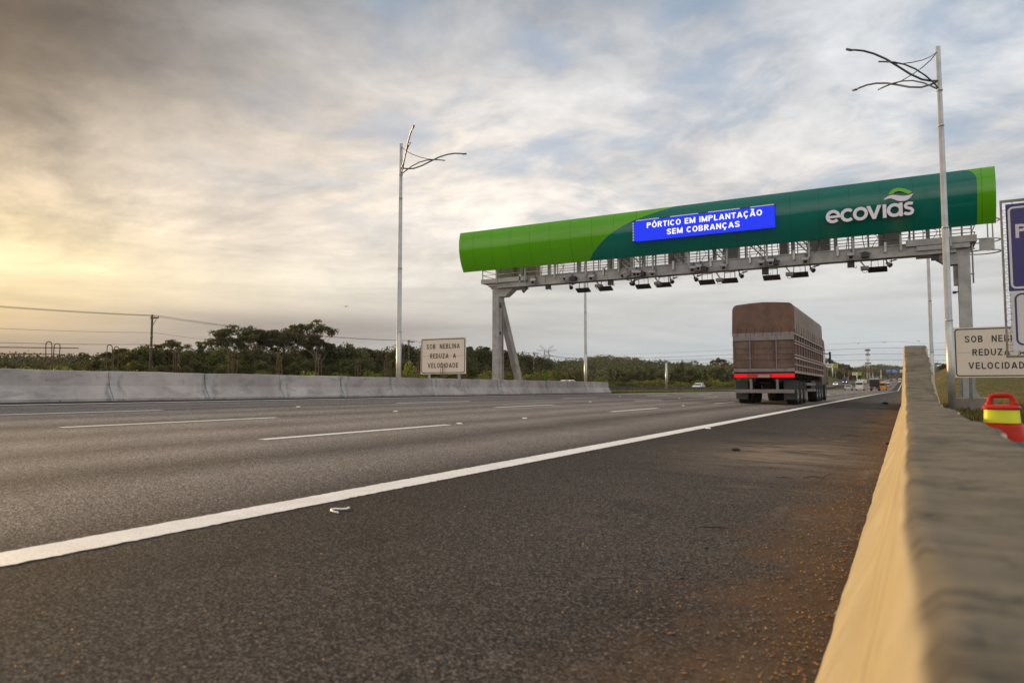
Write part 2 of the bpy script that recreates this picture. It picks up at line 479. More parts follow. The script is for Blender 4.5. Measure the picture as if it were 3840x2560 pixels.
def asphalt(name, near=True):
    m, n, b = new_mat(name)
    co = obj_co(n)
    X, Y, Z = n.sep(co)
    grain = n.noise(co, 115, 4, 0.8)
    vor = n.n('ShaderNodeTexVoronoi'); vor.inputs['Scale'].default_value = 135
    n.put(vor.inputs['Vector'], co)
    st = n.sep(vor.outputs['Color'])[0]
    g = n.math('ADD', n.math('ADD', n.math('MULTIPLY', grain, 0.62), n.math('MULTIPLY', n.noise(co, 38, 5, 0.7), 0.26)), n.math('MULTIPLY', st, 0.26))
    gcol = n.ramp(g, [(0.36, (0.013, 0.0115, 0.0105)), (0.53, (0.068, 0.059, 0.053)), (0.66, (0.172, 0.149, 0.133)), (0.80, (0.48, 0.42, 0.375))])
    # wear across the lanes: paler where tyres scrub, darker oil and joint lines
    wob = n.math('MULTIPLY', n.math('SUBTRACT', n.noise(n.comb(n.math('MULTIPLY', X, 0.5), n.math('MULTIPLY', Y, 0.09), 0.0), 1.0, 4, 0.6), 0.5), 1.0)
    Xw = n.math('ADD', X, wob)
    xf = n.math('DIVIDE', n.math('ADD', Xw, 19.0), 19.0, clamp=True)
    p = lambda x: (x + 19.0) / 19.0
    if near:
        wear = n.ramp(xf, [(p(-18.6), 0.62), (p(-17.4), 0.75), (p(-16.3), 1.2), (p(-15.4), 0.95), (p(-14.8), 1.2), (p(-14.0), 0.76), (p(-13.3), 1.34), (p(-12.5), 0.90), (p(-11.8), 1.42),
                           (p(-10.8), 0.80), (p(-9.9), 1.46), (p(-9.1), 0.98), (p(-8.3), 1.50), (p(-7.35), 0.86), (p(-6.7), 1.40), (p(-5.75), 0.62), (p(-4.9), 1.26), (p(-4.2), 1.0),
                           (p(-3.75), 0.60), (p(-3.25), 0.42), (p(-2.5), 0.48), (p(-1.6), 0.55), (p(-0.8), 0.62), (p(0.0), 0.66)])
        wearv = n.math('MULTIPLY', n.sep(wear)[0], n.math('ADD', 1.0, n.math('MULTIPLY', n.math('LESS_THAN', Xw, -3.6), 0.30)))
    else:
        wearv = n.math('ADD', 0.95, n.math('MULTIPLY', n.math('SINE', n.math('MULTIPLY', X, 3.4)), 0.12))
    blot = n.noise(co, 0.7, 5, 0.6)
    wearv = n.math('MULTIPLY', wearv, n.math('ADD', 0.72, n.math('MULTIPLY', blot, 0.56)))
    colr = n.vmath('MULTIPLY', gcol, n.comb(wearv, wearv, wearv))
    if near:
        # brown dust that has drifted against the right-hand barrier, and pale scuffs
        d1 = n.step(n.math('ADD', X, n.math('MULTIPLY', n.math('SUBTRACT', n.noise(co, 1.3, 5, 0.65), 0.5), 1.7)), -1.0, -0.24)
        fine = n.noise(n.comb(n.math('MULTIPLY', X, 3.0), Y, 0.0), 9, 5, 0.7)
        dust = n.mix(fine, (0.050, 0.029, 0.016), (0.185, 0.112, 0.062))
        colr = n.mix(n.math('MULTIPLY', d1, 0.90), colr, dust)
        pale = n.math('MULTIPLY', n.step(n.noise(n.comb(X, n.math('MULTIPLY', Y, 0.55), 3.0), 1.1, 8, 0.74), 0.54, 0.70), n.math('MULTIPLY', n.step(X, -2.4, -0.7), n.math('ADD', 0.35, n.math('MULTIPLY', n.step(Y, 2.5, 5.5), 0.65))))
        ox = n.math('DIVIDE', n.math('ADD', X, 1.25), 1.0); oy = n.math('DIVIDE', n.math('SUBTRACT', Y, 9.6), 2.1)
        patch = n.math('EXPONENT', n.math('MULTIPLY', n.math('ADD', n.math('MULTIPLY', ox, ox), n.math('MULTIPLY', oy, oy)), -1.0))
        sweepn = n.noise(n.comb(n.math('MULTIPLY', X, 0.8), n.math('MULTIPLY', Y, 2.2), 1.0), 1.4, 7, 0.7)
        patch = n.math('MULTIPLY', patch, n.step(sweepn, 0.36, 0.6))
        streak = n.math('MULTIPLY', n.step(n.noise(n.comb(n.math('MULTIPLY', X, 0.9), n.math('MULTIPLY', Y, 2.6), 9.0), 1.1, 8, 0.75), 0.53, 0.70), n.math('MULTIPLY', n.step(X, -2.9, -1.0), n.step(Y, 2.2, 6.0)))
        pale = n.math('MAXIMUM', pale, n.math('MULTIPLY', streak, 0.62))
        dk = n.math('MULTIPLY', n.step(n.noise(n.comb(X, n.math('MULTIPLY', Y, 0.8), 5.0), 0.8, 6, 0.65), 0.54, 0.70), n.step(X, -3.2, -2.4))
        colr = n.mix(n.math('MULTIPLY', dk, 0.45), colr, n.vmath('MULTIPLY', colr, (0.45, 0.43, 0.42)))
        pale = n.math('MAXIMUM', pale, n.math('MULTIPLY', patch, 1.15), clamp=True)
        colr = n.mix(n.math('MULTIPLY', pale, 0.70), colr, (0.26, 0.20, 0.145))
    n.put(b.inputs['Base Color'], colr)
    b.inputs['Roughness'].default_value = 0.95
    b.inputs['Specular IOR Level'].default_value = 0.06
    bump(n, b, n.math('ADD', g, n.math('MULTIPLY', n.noise(co, 30, 3, 0.6), 0.5)), 0.8, 0.012)
    return m

def concrete(name, c=(0.36, 0.335, 0.325), streak=1.0, seam=None, bmp=0.35):
    m, n, b = new_mat(name)
    co = obj_co(n)
    X, Y, Z = n.sep(co)
    big = n.noise(co, 0.9, 6, 0.62)
    fine = n.noise(co, 22, 5, 0.7)
    colr = n.mix(n.step(big, 0.3, 0.72), tuple(x * 0.74 for x in c), tuple(x * 1.14 for x in c))
    colr = n.mix(n.math('MULTIPLY', n.step(fine, 0.5, 0.85), 0.35), colr, tuple(x * 0.62 for x in c))
    if streak:
        run = n.noise(n.comb(n.math('MULTIPLY', X, 1.0), n.math('ADD', n.math('MULTIPLY', Y, 1.0), n.math('MULTIPLY', Z, -0.35)), n.math('MULTIPLY', Z, 0.25)), 1.15, 6, 0.66, 0.4)
        colr = n.mix(n.math('MULTIPLY', n.step(run, 0.60, 0.70), 0.50 * streak), colr, (0.135, 0.135, 0.13))
        top = n.math('MULTIPLY', n.step(n.noise(co, 1.9, 5, 0.6), 0.52, 0.68), n.step(Z, 0.9, 1.25))
        colr = n.mix(n.math('MULTIPLY', top, 0.42 * streak), colr, (0.17, 0.165, 0.155))
    if seam:
        seg = n.n('ShaderNodeTexWhiteNoise', noise_dimensions='1D')
        n.put(seg.inputs['W'], n.math('FLOOR', n.math('DIVIDE', n.math('ADD', Y, 12.2), seam)))
        tone = n.math('ADD', 0.86, n.math('MULTIPLY', seg.outputs['Value'], 0.26))
        colr = n.vmath('MULTIPLY', colr, n.comb(tone, tone, tone))
        patch = n.noise(n.comb(0.0, n.math('MULTIPLY', Y, 0.8), n.math('MULTIPLY', Z, 2.2)), 1.6, 6, 0.68, 0.6)
        colr = n.mix(n.math('MULTIPLY', n.step(patch, 0.52, 0.64), 0.55), colr, (0.175, 0.165, 0.158))
        colr = n.mix(n.math('MULTIPLY', n.step(patch, 0.30, 0.40), 0.0), colr, (0.5, 0.48, 0.47))
        # grout runs at the joints: a greenish grey patch with a dark wet rim, leaning a little
        wv = n.math('MULTIPLY', n.math('SUBTRACT', n.noise(co, 3.0, 4, 0.6), 0.5), 0.5)
        t = n.math('ADD', n.math('ADD', n.math('ADD', Y, -0.85), n.math('MULTIPLY', Z, -0.30)), wv)
        fr = n.math('ABSOLUTE', n.math('SUBTRACT', n.math('FRACT', n.math('DIVIDE', t, seam)), 0.5))
        dsd = n.math('MULTIPLY', fr, seam)
        keep = n.step(n.noise(n.comb(0.0, n.math('MULTIPLY', n.math('FLOOR', n.math('DIVIDE', t, seam)), 7.31), 0.0), 1.0, 1, 0.5), 0.36, 0.5)
        rim = n.math('MULTIPLY', n.math('SUBTRACT', n.step(dsd, 0.05, 0.15), n.step(dsd, 0.16, 0.30)), n.math('MULTIPLY', keep, n.step(n.noise(n.comb(0.0, n.math('MULTIPLY', Y, 5.0), n.math('MULTIPLY', Z, 2.0)), 1.0, 4, 0.6), 0.40, 0.58)))
        core = n.math('MULTIPLY', n.math('SUBTRACT', 1.0, n.step(dsd, 0.02, 0.15)), keep)
        colr = n.mix(n.math('MULTIPLY', core, 0.6), colr, (0.30, 0.325, 0.315))
        colr = n.mix(n.math('MULTIPLY', rim, 0.62), colr, (0.12, 0.125, 0.12))
    n.put(b.inputs['Base Color'], colr)
    b.inputs['Roughness'].default_value = 0.85
    bump(n, b, n.math('ADD', n.noise(co, 9, 6, 0.65), n.math('MULTIPLY', fine, 0.5)), bmp, 0.012)
    return m

def leafmat(name, a, bcol, c2, trans=0.35):
    m, n, b = new_mat(name)
    geo = n.n('ShaderNodeNewGeometry')
    oi = n.n('ShaderNodeObjectInfo')
    co = obj_co(n)
    r = geo.outputs['Random Per Island']
    clump = n.noise(co, 0.55, 3, 0.5)
    f = n.math('ADD', n.math('MULTIPLY', r, 0.5), n.math('MULTIPLY', clump, 0.6))
    col1 = n.ramp(f, [(0.2, a), (0.6, bcol), (0.95, c2)])
    hs = n.n('ShaderNodeHueSaturation')
    n.put(hs.inputs['Hue'], n.math('ADD', 0.475, n.math('MULTIPLY', oi.outputs['Random'], 0.05)))
    n.put(hs.inputs['Value'], n.math('ADD', 0.72, n.math('MULTIPLY', oi.outputs['Random'], 0.6)))
    n.put(hs.inputs['Color'], col1)
    n.put(b.inputs['Base Color'], hs.outputs[0])
    b.inputs['Roughness'].default_value = 0.6
    b.inputs['Specular IOR Level'].default_value = 0.25
    tr = n.n('ShaderNodeBsdfTranslucent'); n.put(tr.inputs[0], hs.outputs[0])
    mx = n.n('ShaderNodeMixShader'); mx.inputs[0].default_value = trans
    n.t.links.new(b.outputs[0], mx.inputs[1]); n.t.links.new(tr.outputs[0], mx.inputs[2])
    out = n.t.nodes['Material Output']; n.t.links.new(mx.outputs[0], out.inputs['Surface'])
    return m

def groundmat(name, cols, scale=0.25, fine=6.0):
    m, n, b = new_mat(name)
    co = obj_co(n)
    f = n.math('ADD', n.math('MULTIPLY', n.noise(co, scale, 6, 0.65), 0.62), n.math('MULTIPLY', n.noise(co, fine, 5, 0.75), 0.38))
    n.put(b.inputs['Base Color'], n.ramp(f, cols))
    b.inputs['Roughness'].default_value = 0.95; b.inputs['Specular IOR Level'].default_value = 0.1
    bump(n, b, n.noise(co, 14, 6, 0.7), 0.8, 0.05)
    return m

M = {}
M['road'] = asphalt('asphalt_worn')
M['road2'] = asphalt('asphalt_opposite', near=False)
m_, n_, b_ = new_mat('road_paint')
co_ = obj_co(n_)
chip = n_.step(n_.noise(co_, 70, 7, 0.82), 0.50, 0.64)
dirt_ = n_.noise(co_, 5, 6, 0.65)
n_.put(b_.inputs['Base Color'], n_.mix(n_.math('MULTIPLY', chip, 0.5), n_.mix(dirt_, (0.55, 0.51, 0.46), (0.86, 0.82, 0.77)), (0.13, 0.12, 0.11)))
b_.inputs['Roughness'].default_value = 0.7
bump(n_, b_, n_.noise(co_, 95, 3, 0.7), 0.6, 0.008)
M['paint'] = m_
M['conc_left'] = concrete('concrete_median', (0.335, 0.302, 0.285), 1.0, seam=2.9)
M['conc_right'] = None
def cast_barrier(name):
    m, n, b = new_mat(name)
    co = obj_co(n)
    X, Y, Z = n.sep(co)
    side = n.mix(n.step(n.noise(co, 1.4, 6, 0.62), 0.3, 0.72), (0.34, 0.285, 0.185), (0.43, 0.365, 0.24))
    side = n.mix(n.math('MULTIPLY', n.step(n.noise(n.comb(X, n.math('MULTIPLY', Y, 1.0), n.math('MULTIPLY', Z, 3.0)), 2.2, 6, 0.7), 0.58, 0.78), 0.35), side, (0.22, 0.175, 0.12))
    side = n.mix(n.math('MULTIPLY', n.step(n.noise(co, 55, 5, 0.7), 0.58, 0.72), 0.4), side, (0.21, 0.17, 0.11))
    side = n.mix(n.math('MULTIPLY', n.step(n.noise(n.comb(X, n.math('ADD', Y, n.math('MULTIPLY', Z, -1.2)), n.math('MULTIPLY', Z, 0.6)), 2.6, 6, 0.66), 0.57, 0.70), 0.45), side, (0.20, 0.165, 0.115))
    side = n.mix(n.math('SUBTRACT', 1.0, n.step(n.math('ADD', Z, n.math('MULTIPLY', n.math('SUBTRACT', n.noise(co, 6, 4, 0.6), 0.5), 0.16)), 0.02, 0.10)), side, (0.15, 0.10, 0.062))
    up = n.math('ADD', n.sep(n.n('ShaderNodeNewGeometry').outputs['Normal'])[2], n.math('MULTIPLY', n.math('SUBTRACT', n.noise(co, 5, 4, 0.6), 0.5), 0.22))
    cross = n.noise(n.comb(n.math('MULTIPLY', X, 6.0), n.math('MULTIPLY', Y, 13.0), 0.0), 1.0, 8, 0.72, 0.2)
    broad = n.noise(n.comb(n.math('MULTIPLY', X, 1.5), n.math('MULTIPLY', Y, 2.6), 0.0), 1.0, 5, 0.6)
    top = n.mix(n.step(n.math('ADD', n.math('MULTIPLY', cross, 0.55), n.math('MULTIPLY', broad, 0.45)), 0.28, 0.72), (0.092, 0.077, 0.054), (0.192, 0.160, 0.113))
    blot = n.step(n.noise(n.comb(n.math('MULTIPLY', X, 2.0), n.math('MULTIPLY', Y, 1.6), 7.0), 1.0, 6, 0.65), 0.48, 0.66)
    top = n.mix(n.math('MULTIPLY', blot, 0.6), top, (0.062, 0.053, 0.040))
    top = n.mix(n.math('MULTIPLY', n.step(n.noise(co, 70, 4, 0.7), 0.57, 0.70), 0.5), top, (0.055, 0.047, 0.036))
    crack = n.noise(n.comb(n.math('MULTIPLY', X, 2.0), n.math('MULTIPLY', Y, 7.0), 4.0), 1.0, 6, 0.7, 0.6)
    top = n.mix(n.math('MULTIPLY', n.math('SUBTRACT', 1.0, n.step(n.math('ABSOLUTE', n.math('SUBTRACT', crack, 0.56)), 0.0, 0.022)), 0.75), top, (0.03, 0.027, 0.022))
    n.put(b.inputs['Base Color'], n.mix(n.step(up, 0.48, 0.82), side, top))
    b.inputs['Roughness'].default_value = 0.9; b.inputs['Specular IOR Level'].default_value = 0.2
    hgt = n.math('ADD', n.math('ADD', n.math('MULTIPLY', cross, 0.9), n.math('MULTIPLY', n.noise(co, 40, 6, 0.7), 0.35)), n.math('MULTIPLY', n.step(n.math('ABSOLUTE', n.math('SUBTRACT', crack, 0.56)), 0.0, 0.03), 0.5))
    bump(n, b, hgt, 0.38, 0.02)
    return m
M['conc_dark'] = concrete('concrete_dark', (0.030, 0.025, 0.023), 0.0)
M['conc_plinth'] = concrete('concrete_plinth', (0.24, 0.19, 0.16), 0.0)
M['galv'] = plain('galvanised_steel', (0.42, 0.42, 0.41), 0.40, 0.45, 0.14, 2.2, 0.08)
M['galv_matte'] = plain('galvanised_beam', (0.33, 0.325, 0.315), 0.58, 0.35, 0.2, 1.4, 0.06, dirt=((0.22, 0.20, 0.18), 0.5))
M['steel_dark'] = plain('weathered_steel', (0.19, 0.175, 0.165), 0.55, 0.5, 0.25, 3.0)
M['arm'] = plain('grey_painted_tube', (0.105, 0.105, 0.12), 0.4, 0.3, 0.1, 3.0)
M['rust'] = plain('rusty_rebar', (0.085, 0.045, 0.028), 0.85, 0.1, 0.4, 8.0)
M['black'] = plain('black_plastic', (0.022, 0.022, 0.024), 0.5, 0.0, 0.15, 6.0)
M['cabinet'] = plain('taupe_cabinet', (0.22, 0.19, 0.175), 0.5, 0.1, 0.12, 1.5)
M['camwhite'] = plain('camera_grey', (0.34, 0.325, 0.31), 0.45, 0.0, 0.12, 4.0)
M['lens'] = plain('dark_glass', (0.012, 0.012, 0.016), 0.12, 0.0, 0.1, 5.0)
M['signface'] = plain('sign_face', (0.66, 0.565, 0.465), 0.5, 0.0, 0.04, 0.8, dirt=((0.48, 0.40, 0.33), 0.25))
M['signblack'] = plain('sign_black', (0.02, 0.019, 0.02), 0.45, 0.0, 0.1, 3.0)
M['signback'] = plain('sign_back', (0.12, 0.115, 0.11), 0.6, 0.4, 0.1, 3.0)
M['signblue'] = plain('banner_blue', (0.020, 0.012, 0.125), 0.38, 0.0, 0.08, 0.8)
M['bannerwhite'] = plain('banner_white', (0.58, 0.545, 0.55), 0.45, 0.0, 0.05, 1.0)
M['ledblue'] = emit('led_blue', (0.022, 0.05, 0.95), 0.95)
M['ledwhite'] = emit('led_white', (1.0, 0.97, 0.97), 1.1)
M['plainwhite'] = plain('plain_white', (0.82, 0.82, 0.82), 0.5, 0.0, 0.04, 2.0)
M['logowhite'] = plain('logo_white', (0.74, 0.68, 0.76), 0.4, 0.0, 0.03, 2.0)
M['logogreen'] = plain('logo_green', (0.16, 0.45, 0.022), 0.4, 0.0, 0.04, 2.0)
M['drumred'] = plain('orange_red_plastic', (0.38, 0.014, 0.002), 0.42, 0.0, 0.14, 6.0, 0.03, spec=0.22, dirt=((0.20, 0.02, 0.008), 0.35))
M['drumband'] = plain('yellow_reflective_band', (0.60, 0.62, 0.015), 0.45, 0.0, 0.10, 4.0)
M['rubber'] = plain('grey_rubber', (0.10, 0.105, 0.105), 0.8, 0.0, 0.2, 6.0)
M['wood'] = plain('weathered_timber', (0.065, 0.046, 0.036), 0.85, 0.0, 0.3, 2.0, 0.3)
M['wire'] = plain('wire', (0.05, 0.045, 0.045), 0.6, 0.2, 0.05, 1.0)
M['bark'] = plain('bark', (0.12, 0.095, 0.07), 0.9, 0.0, 0.35, 1.5, 0.4)
M['barkpale'] = plain('pale_bark', (0.24, 0.20, 0.16), 0.85, 0.0, 0.3, 1.2, 0.3)
M['leaf_dark'] = leafmat('leaf_dark', (0.025, 0.029, 0.010), (0.062, 0.064, 0.021), (0.125, 0.115, 0.036), 0.35)
M['leaf_mid'] = leafmat('leaf_mid', (0.031, 0.036, 0.010), (0.078, 0.082, 0.022), (0.155, 0.142, 0.036), 0.35)
M['leaf_lime'] = leafmat('leaf_lime', (0.06, 0.075, 0.012), (0.15, 0.16, 0.025), (0.30, 0.28, 0.045), 0.4)
M['leaf_euc'] = leafmat('leaf_eucalyptus', (0.030, 0.031, 0.014), (0.070, 0.066, 0.026), (0.14, 0.122, 0.043), 0.35)
M['leaf_far'] = leafmat('leaf_far', (0.034, 0.040, 0.019), (0.076, 0.078, 0.032), (0.15, 0.122, 0.048), 0.33)
M['ground'] = groundmat('rough_grassland', [(0.30, (0.040, 0.045, 0.014)), (0.42, (0.085, 0.072, 0.025)), (0.50, (0.045, 0.055, 0.014)), (0.58, (0.16, 0.108, 0.045)), (0.72, (0.21, 0.14, 0.06))], 0.16, 2.2)
M['median'] = groundmat('median_turf', [(0.25, (0.03, 0.045, 0.010)), (0.5, (0.065, 0.088, 0.018)), (0.75, (0.12, 0.13, 0.03))], 0.3, 5.0)
M['tanhill'] = groundmat('dry_hillside', [(0.28, (0.075, 0.075, 0.025)), (0.5, (0.20, 0.15, 0.055)), (0.72, (0.30, 0.215, 0.09))], 0.09, 1.0)
M['forestfloor'] = groundmat('forest_floor', [(0.25, (0.02, 0.026, 0.011)), (0.55, (0.05, 0.055, 0.022)), (0.8, (0.08, 0.07, 0.03))], 0.1, 1.0)
M['grass'] = leafmat('grass_blade', (0.05, 0.065, 0.012), (0.15, 0.15, 0.03), (0.34, 0.27, 0.07), 0.4)
M['grassdry'] = leafmat('dry_grass_blade', (0.075, 0.062, 0.02), (0.19, 0.14, 0.05), (0.34, 0.24, 0.10), 0.35)
M['petal'] = plain('yellow_petal', (0.50, 0.25, 0.06), 0.7, 0.0, 0.4, 30.0)
M['stone'] = plain('grey_stone', (0.16, 0.145, 0.13), 0.85, 0.0, 0.35, 30.0)
M['twig'] = plain('twig', (0.045, 0.032, 0.024), 0.85, 0.0, 0.3, 20.0)
M['studwhite'] = plain('road_stud_white', (0.80, 0.77, 0.72), 0.4, 0.0, 0.06, 8.0)


def shellmat(name, c):
    m, n, b = new_mat(name)
    co = obj_co(n)
    X, Y, Z = n.sep(co)
    seam = n.math('ABSOLUTE', n.math('SUBTRACT', n.math('FRACT', n.math('DIVIDE', n.math('ADD', X, 0.02), 1.255)), 0.5))
    line = n.math('GREATER_THAN', seam, 0.4915)
    cc = n.mix(n.noise(co, 0.6, 4, 0.5), tuple(x * 0.9 for x in c), tuple(x * 1.08 for x in c))
    n.put(b.inputs['Base Color'], n.mix(n.math('MULTIPLY', line, 0.6), cc, (0.01, 0.03, 0.01)))
    b.inputs['Roughness'].default_value = 0.11
    b.inputs['Specular IOR Level'].default_value = 0.45
    wav = n.noise(n.comb(n.math('MULTIPLY', X, 0.55), Y, n.math('MULTIPLY', Z, 0.5)), 1.0, 2, 0.4)
    panel = n.n('ShaderNodeTexWhiteNoise', noise_dimensions='1D')
    n.put(panel.inputs['W'], n.math('FLOOR', n.math('ADD', n.math('DIVIDE', n.math('ADD', X, 0.02), 1.255), 0.5)))
    bump(n, b, n.math('ADD', wav, n.math('MULTIPLY', n.math('MULTIPLY', Z, n.math('SUBTRACT', panel.outputs['Value'], 0.5)), 0.25)), 0.25, 0.12)
    return m
M['lime'] = shellmat('lime_panel', (0.10, 0.36, 0.006))
M['teal'] = shellmat('teal_panel', (0.001, 0.135, 0.102))


def pick_labels():
    return None
#==STRUCT==

# ================================================================== SETTING
def ground_z(X, Y):
    X = np.asarray(X, float); Y = np.asarray(Y, float)
    cor = TILT * np.clip(-X, 0, 18.2) - 0.06 - 0.03 * (X > 0)
    rise = np.minimum(np.clip((X - 1.5) * 0.9, 0, None), 5.6) * ss(55, 190, Y)
    zz = zy(Y) * (1 - ss(60, 170, -X))
    bump_ = 7.5 * np.exp(-((X + 66) / 17) ** 2 - ((Y - 560) / 150) ** 2) * (X < -38) * ss(40, 52, -X)
    return cor + rise + zz + bump_ + 0.8 * ss(70, 140, -X)

Xs = np.unique(np.concatenate([np.linspace(-1500, -200, 14), np.linspace(-200, -60, 29), np.linspace(-60, -18, 22), np.linspace(-18, 2, 11), np.linspace(2, 30, 29), np.linspace(30, 200, 15), np.linspace(200, 1500, 8)]))
Ys = np.unique(np.concatenate([np.linspace(-400, -40, 7), np.linspace(-40, 260, 76), np.linspace(260, 700, 45), np.linspace(700, 3600, 30)]))
def sheet(name, Xv, Yv, zf, mat, smooth=True, shift=False):
    GX, GY = np.meshgrid(Xv, Yv)
    PX = GX + (xs(GY) if shift else 0)
    V = np.stack([PX, GY, zf(GX, GY)], -1).reshape(-1, 3)
    a, b = GX.shape
    I = np.arange(a * b).reshape(a, b)
    F = np.stack([I[:-1, :-1], I[:-1, 1:], I[1:, 1:], I[1:, :-1]], -1).reshape(-1, 4)
    return mesh_np(name, V, F, mat, None, smooth)

tag(sheet('ground', Xs, Ys, ground_z, M['ground']), kind='structure')
Yroad = np.unique(np.concatenate([[-60, -20], np.linspace(-10, 220, 47), np.linspace(220, 260, 21), np.linspace(260, 1400, 40)]))
road = tag(sheet('road', np.array([-18.7, -14, -9, -3.3, -1.5, -0.16]), Yroad, lambda X, Y: zroad(X, Y), M['road'], True, True), kind='structure')
tag(sheet('opposite_road', np.array([-41.0, -34, -28, -22.9]), Yroad, lambda X, Y: zroad(X, Y) + 0.01, M['road2'], True, True), kind='structure')
tag(sheet('median_strip', np.array([-22.4, -20.5, -18.55]), Yroad[Yroad > 40], lambda X, Y: zroad(X, Y) + 0.05, M['median'], True, True), kind='structure')
tag(sheet('median_gravel', np.array([-22.4, -20.5, -18.75]), Yroad[Yroad < 48], lambda X, Y: zroad(X, Y) + 0.015, M['conc_plinth'], True, True), kind='structure')

# painted markings: children of the road they are painted on
def stripe(x0, x1, y0, y1, lift=0.004, n=None, jag=0.0):
    ys = Yroad[(Yroad > y0) & (Yroad < y1)]
    if jag: ys = np.concatenate([ys, np.arange(max(y0, 0.8), min(y1, 16), 0.03)])
    ys = np.unique(np.concatenate([[y0], ys, [y1]]))
    mb = MB()
    rows = []
    for y in ys:
        j = RNG.normal(0, jag, 2) if jag and y < 16 else (0, 0)
        rows.append([(x0 + j[0] + xs(y), y, zroad(x0, y) + lift), (x1 + j[1] + xs(y), y, zroad(x1, y) + lift)])
    return mb.grid(rows, False)
stripe(-3.63, -3.375, -20, 1300, 0.004, jag=0.005).build('edge_line', M['paint'], road)
stripe(-17.42, -17.22, -20, 1300, 0.006).build('edge_line', M['paint'], road)
P_ = 12.25
for lx, y0, L, wd in ((-7.18, 6.36, 4.2, 0.15), (-10.55, 5.72, 3.95, 0.14), (-13.9, 5.3, 4.3, 0.14)):
    for k in range(-1, 34):
        ya = y0 + P_ * k
        if ya > 190 and k % 2: continue
        jx = -0.012 * min(max(k, 0), 12)
        stripe(lx - wd / 2 + jx, lx + wd / 2 + jx, ya, ya + L, 0.005).build('lane_dash', M['paint'], road)

# ------------------------------------------------------------------ barriers
def nj_left(H):   # outline of a median barrier, road face on +X side at x=0 (base), goes to -X
    return [(0.0, 0.0), (0.0, 0.09), (-0.02, 0.115), (-0.17, 0.36), (-0.20, 0.42), (-0.25, H - 0.02), (-0.265, H), (-0.45, H), (-0.465, H - 0.02), (-0.51, 0.42), (-0.54, 0.36), (-0.70, 0.09), (-0.70, 0.0)]
rootL = thing('median_barrier', (-18.0, 0, 0.47), 'long pale grey concrete median barrier with streaky stains, far side of the lanes', 'barrier')
mb = MB()
yy = np.unique(np.concatenate([np.arange(-14, 47.2, 0.25), np.array([j + d for j in np.arange(-12.2, 47, 2.9) for d in (-0.012, -0.006, 0.006, 0.012)])]))
rows = []
for y in yy:
    X0 = -17.86 - 0.006 * max(y, 0)
    zb = zroad(-18, y)
    g = 0.035 if np.min(np.abs((y + 12.2) % 2.9 - np.array([0.0, 2.9]))) < 0.008 else 0.0
    H = 0.80 + 0.006 * math.sin(y * 1.7) + 0.004 * math.sin(y * 5.1 + 1)
    pr = nj_left(H)
    end = 1.0
    rows.append([(X0 + a - (g if a > -0.3 else -g) * (0 if b < 0.05 else 1), y, zb + b - (g if b > H - 0.03 else 0)) for a, b in pr])
mb.grid(rows, False)
last = rows[-1]
o_ = len(mb.v) - len(last)
mb.f.append([o_ + i for i in range(len(last))]); mb.s.append(False)
mb.build('wall_body', M['conc_left'], rootL)
mb = MB()     # ragged asphalt lip at the foot
for y in np.arange(-12, 47, 0.35):
    X0 = -17.86 - 0.006 * max(y, 0)
    wv = 0.10 + 0.09 * random.random()
    mb.obox((X0 + wv / 2 - 0.01, y, zroad(X0, y) + 0.012), (wv / 2, 0.19, 0.016), np.eye(3))
mb.build('foot_joint', M['black'], rootL)
mb = MB()
for k in range(40):
    y = -6 + k * 1.45 + random.uniform(-.3, .3)
    if y > 45: break
    X0 = -17.86 - 0.006 * max(y, 0)
    mb.tube([(X0 - 0.03, y, zroad(X0, y) + 0.055), (X0 + 0.004, y, zroad(X0, y) + 0.055)], 0.018, 8)
build_split(mb, 'dark_hole_peg', M['black'], rootL)  # black pegs, slightly proud: dark colour stands in for shade inside holes

# lower dark median wall further on
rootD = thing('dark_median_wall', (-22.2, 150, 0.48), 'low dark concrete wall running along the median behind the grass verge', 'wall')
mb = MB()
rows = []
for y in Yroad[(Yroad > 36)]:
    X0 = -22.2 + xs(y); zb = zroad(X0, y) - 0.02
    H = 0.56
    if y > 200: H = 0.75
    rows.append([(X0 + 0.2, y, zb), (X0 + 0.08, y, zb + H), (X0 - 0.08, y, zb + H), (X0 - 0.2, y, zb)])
mb.grid(rows, False); mb.build('wall_body', M['conc_dark'], rootD)

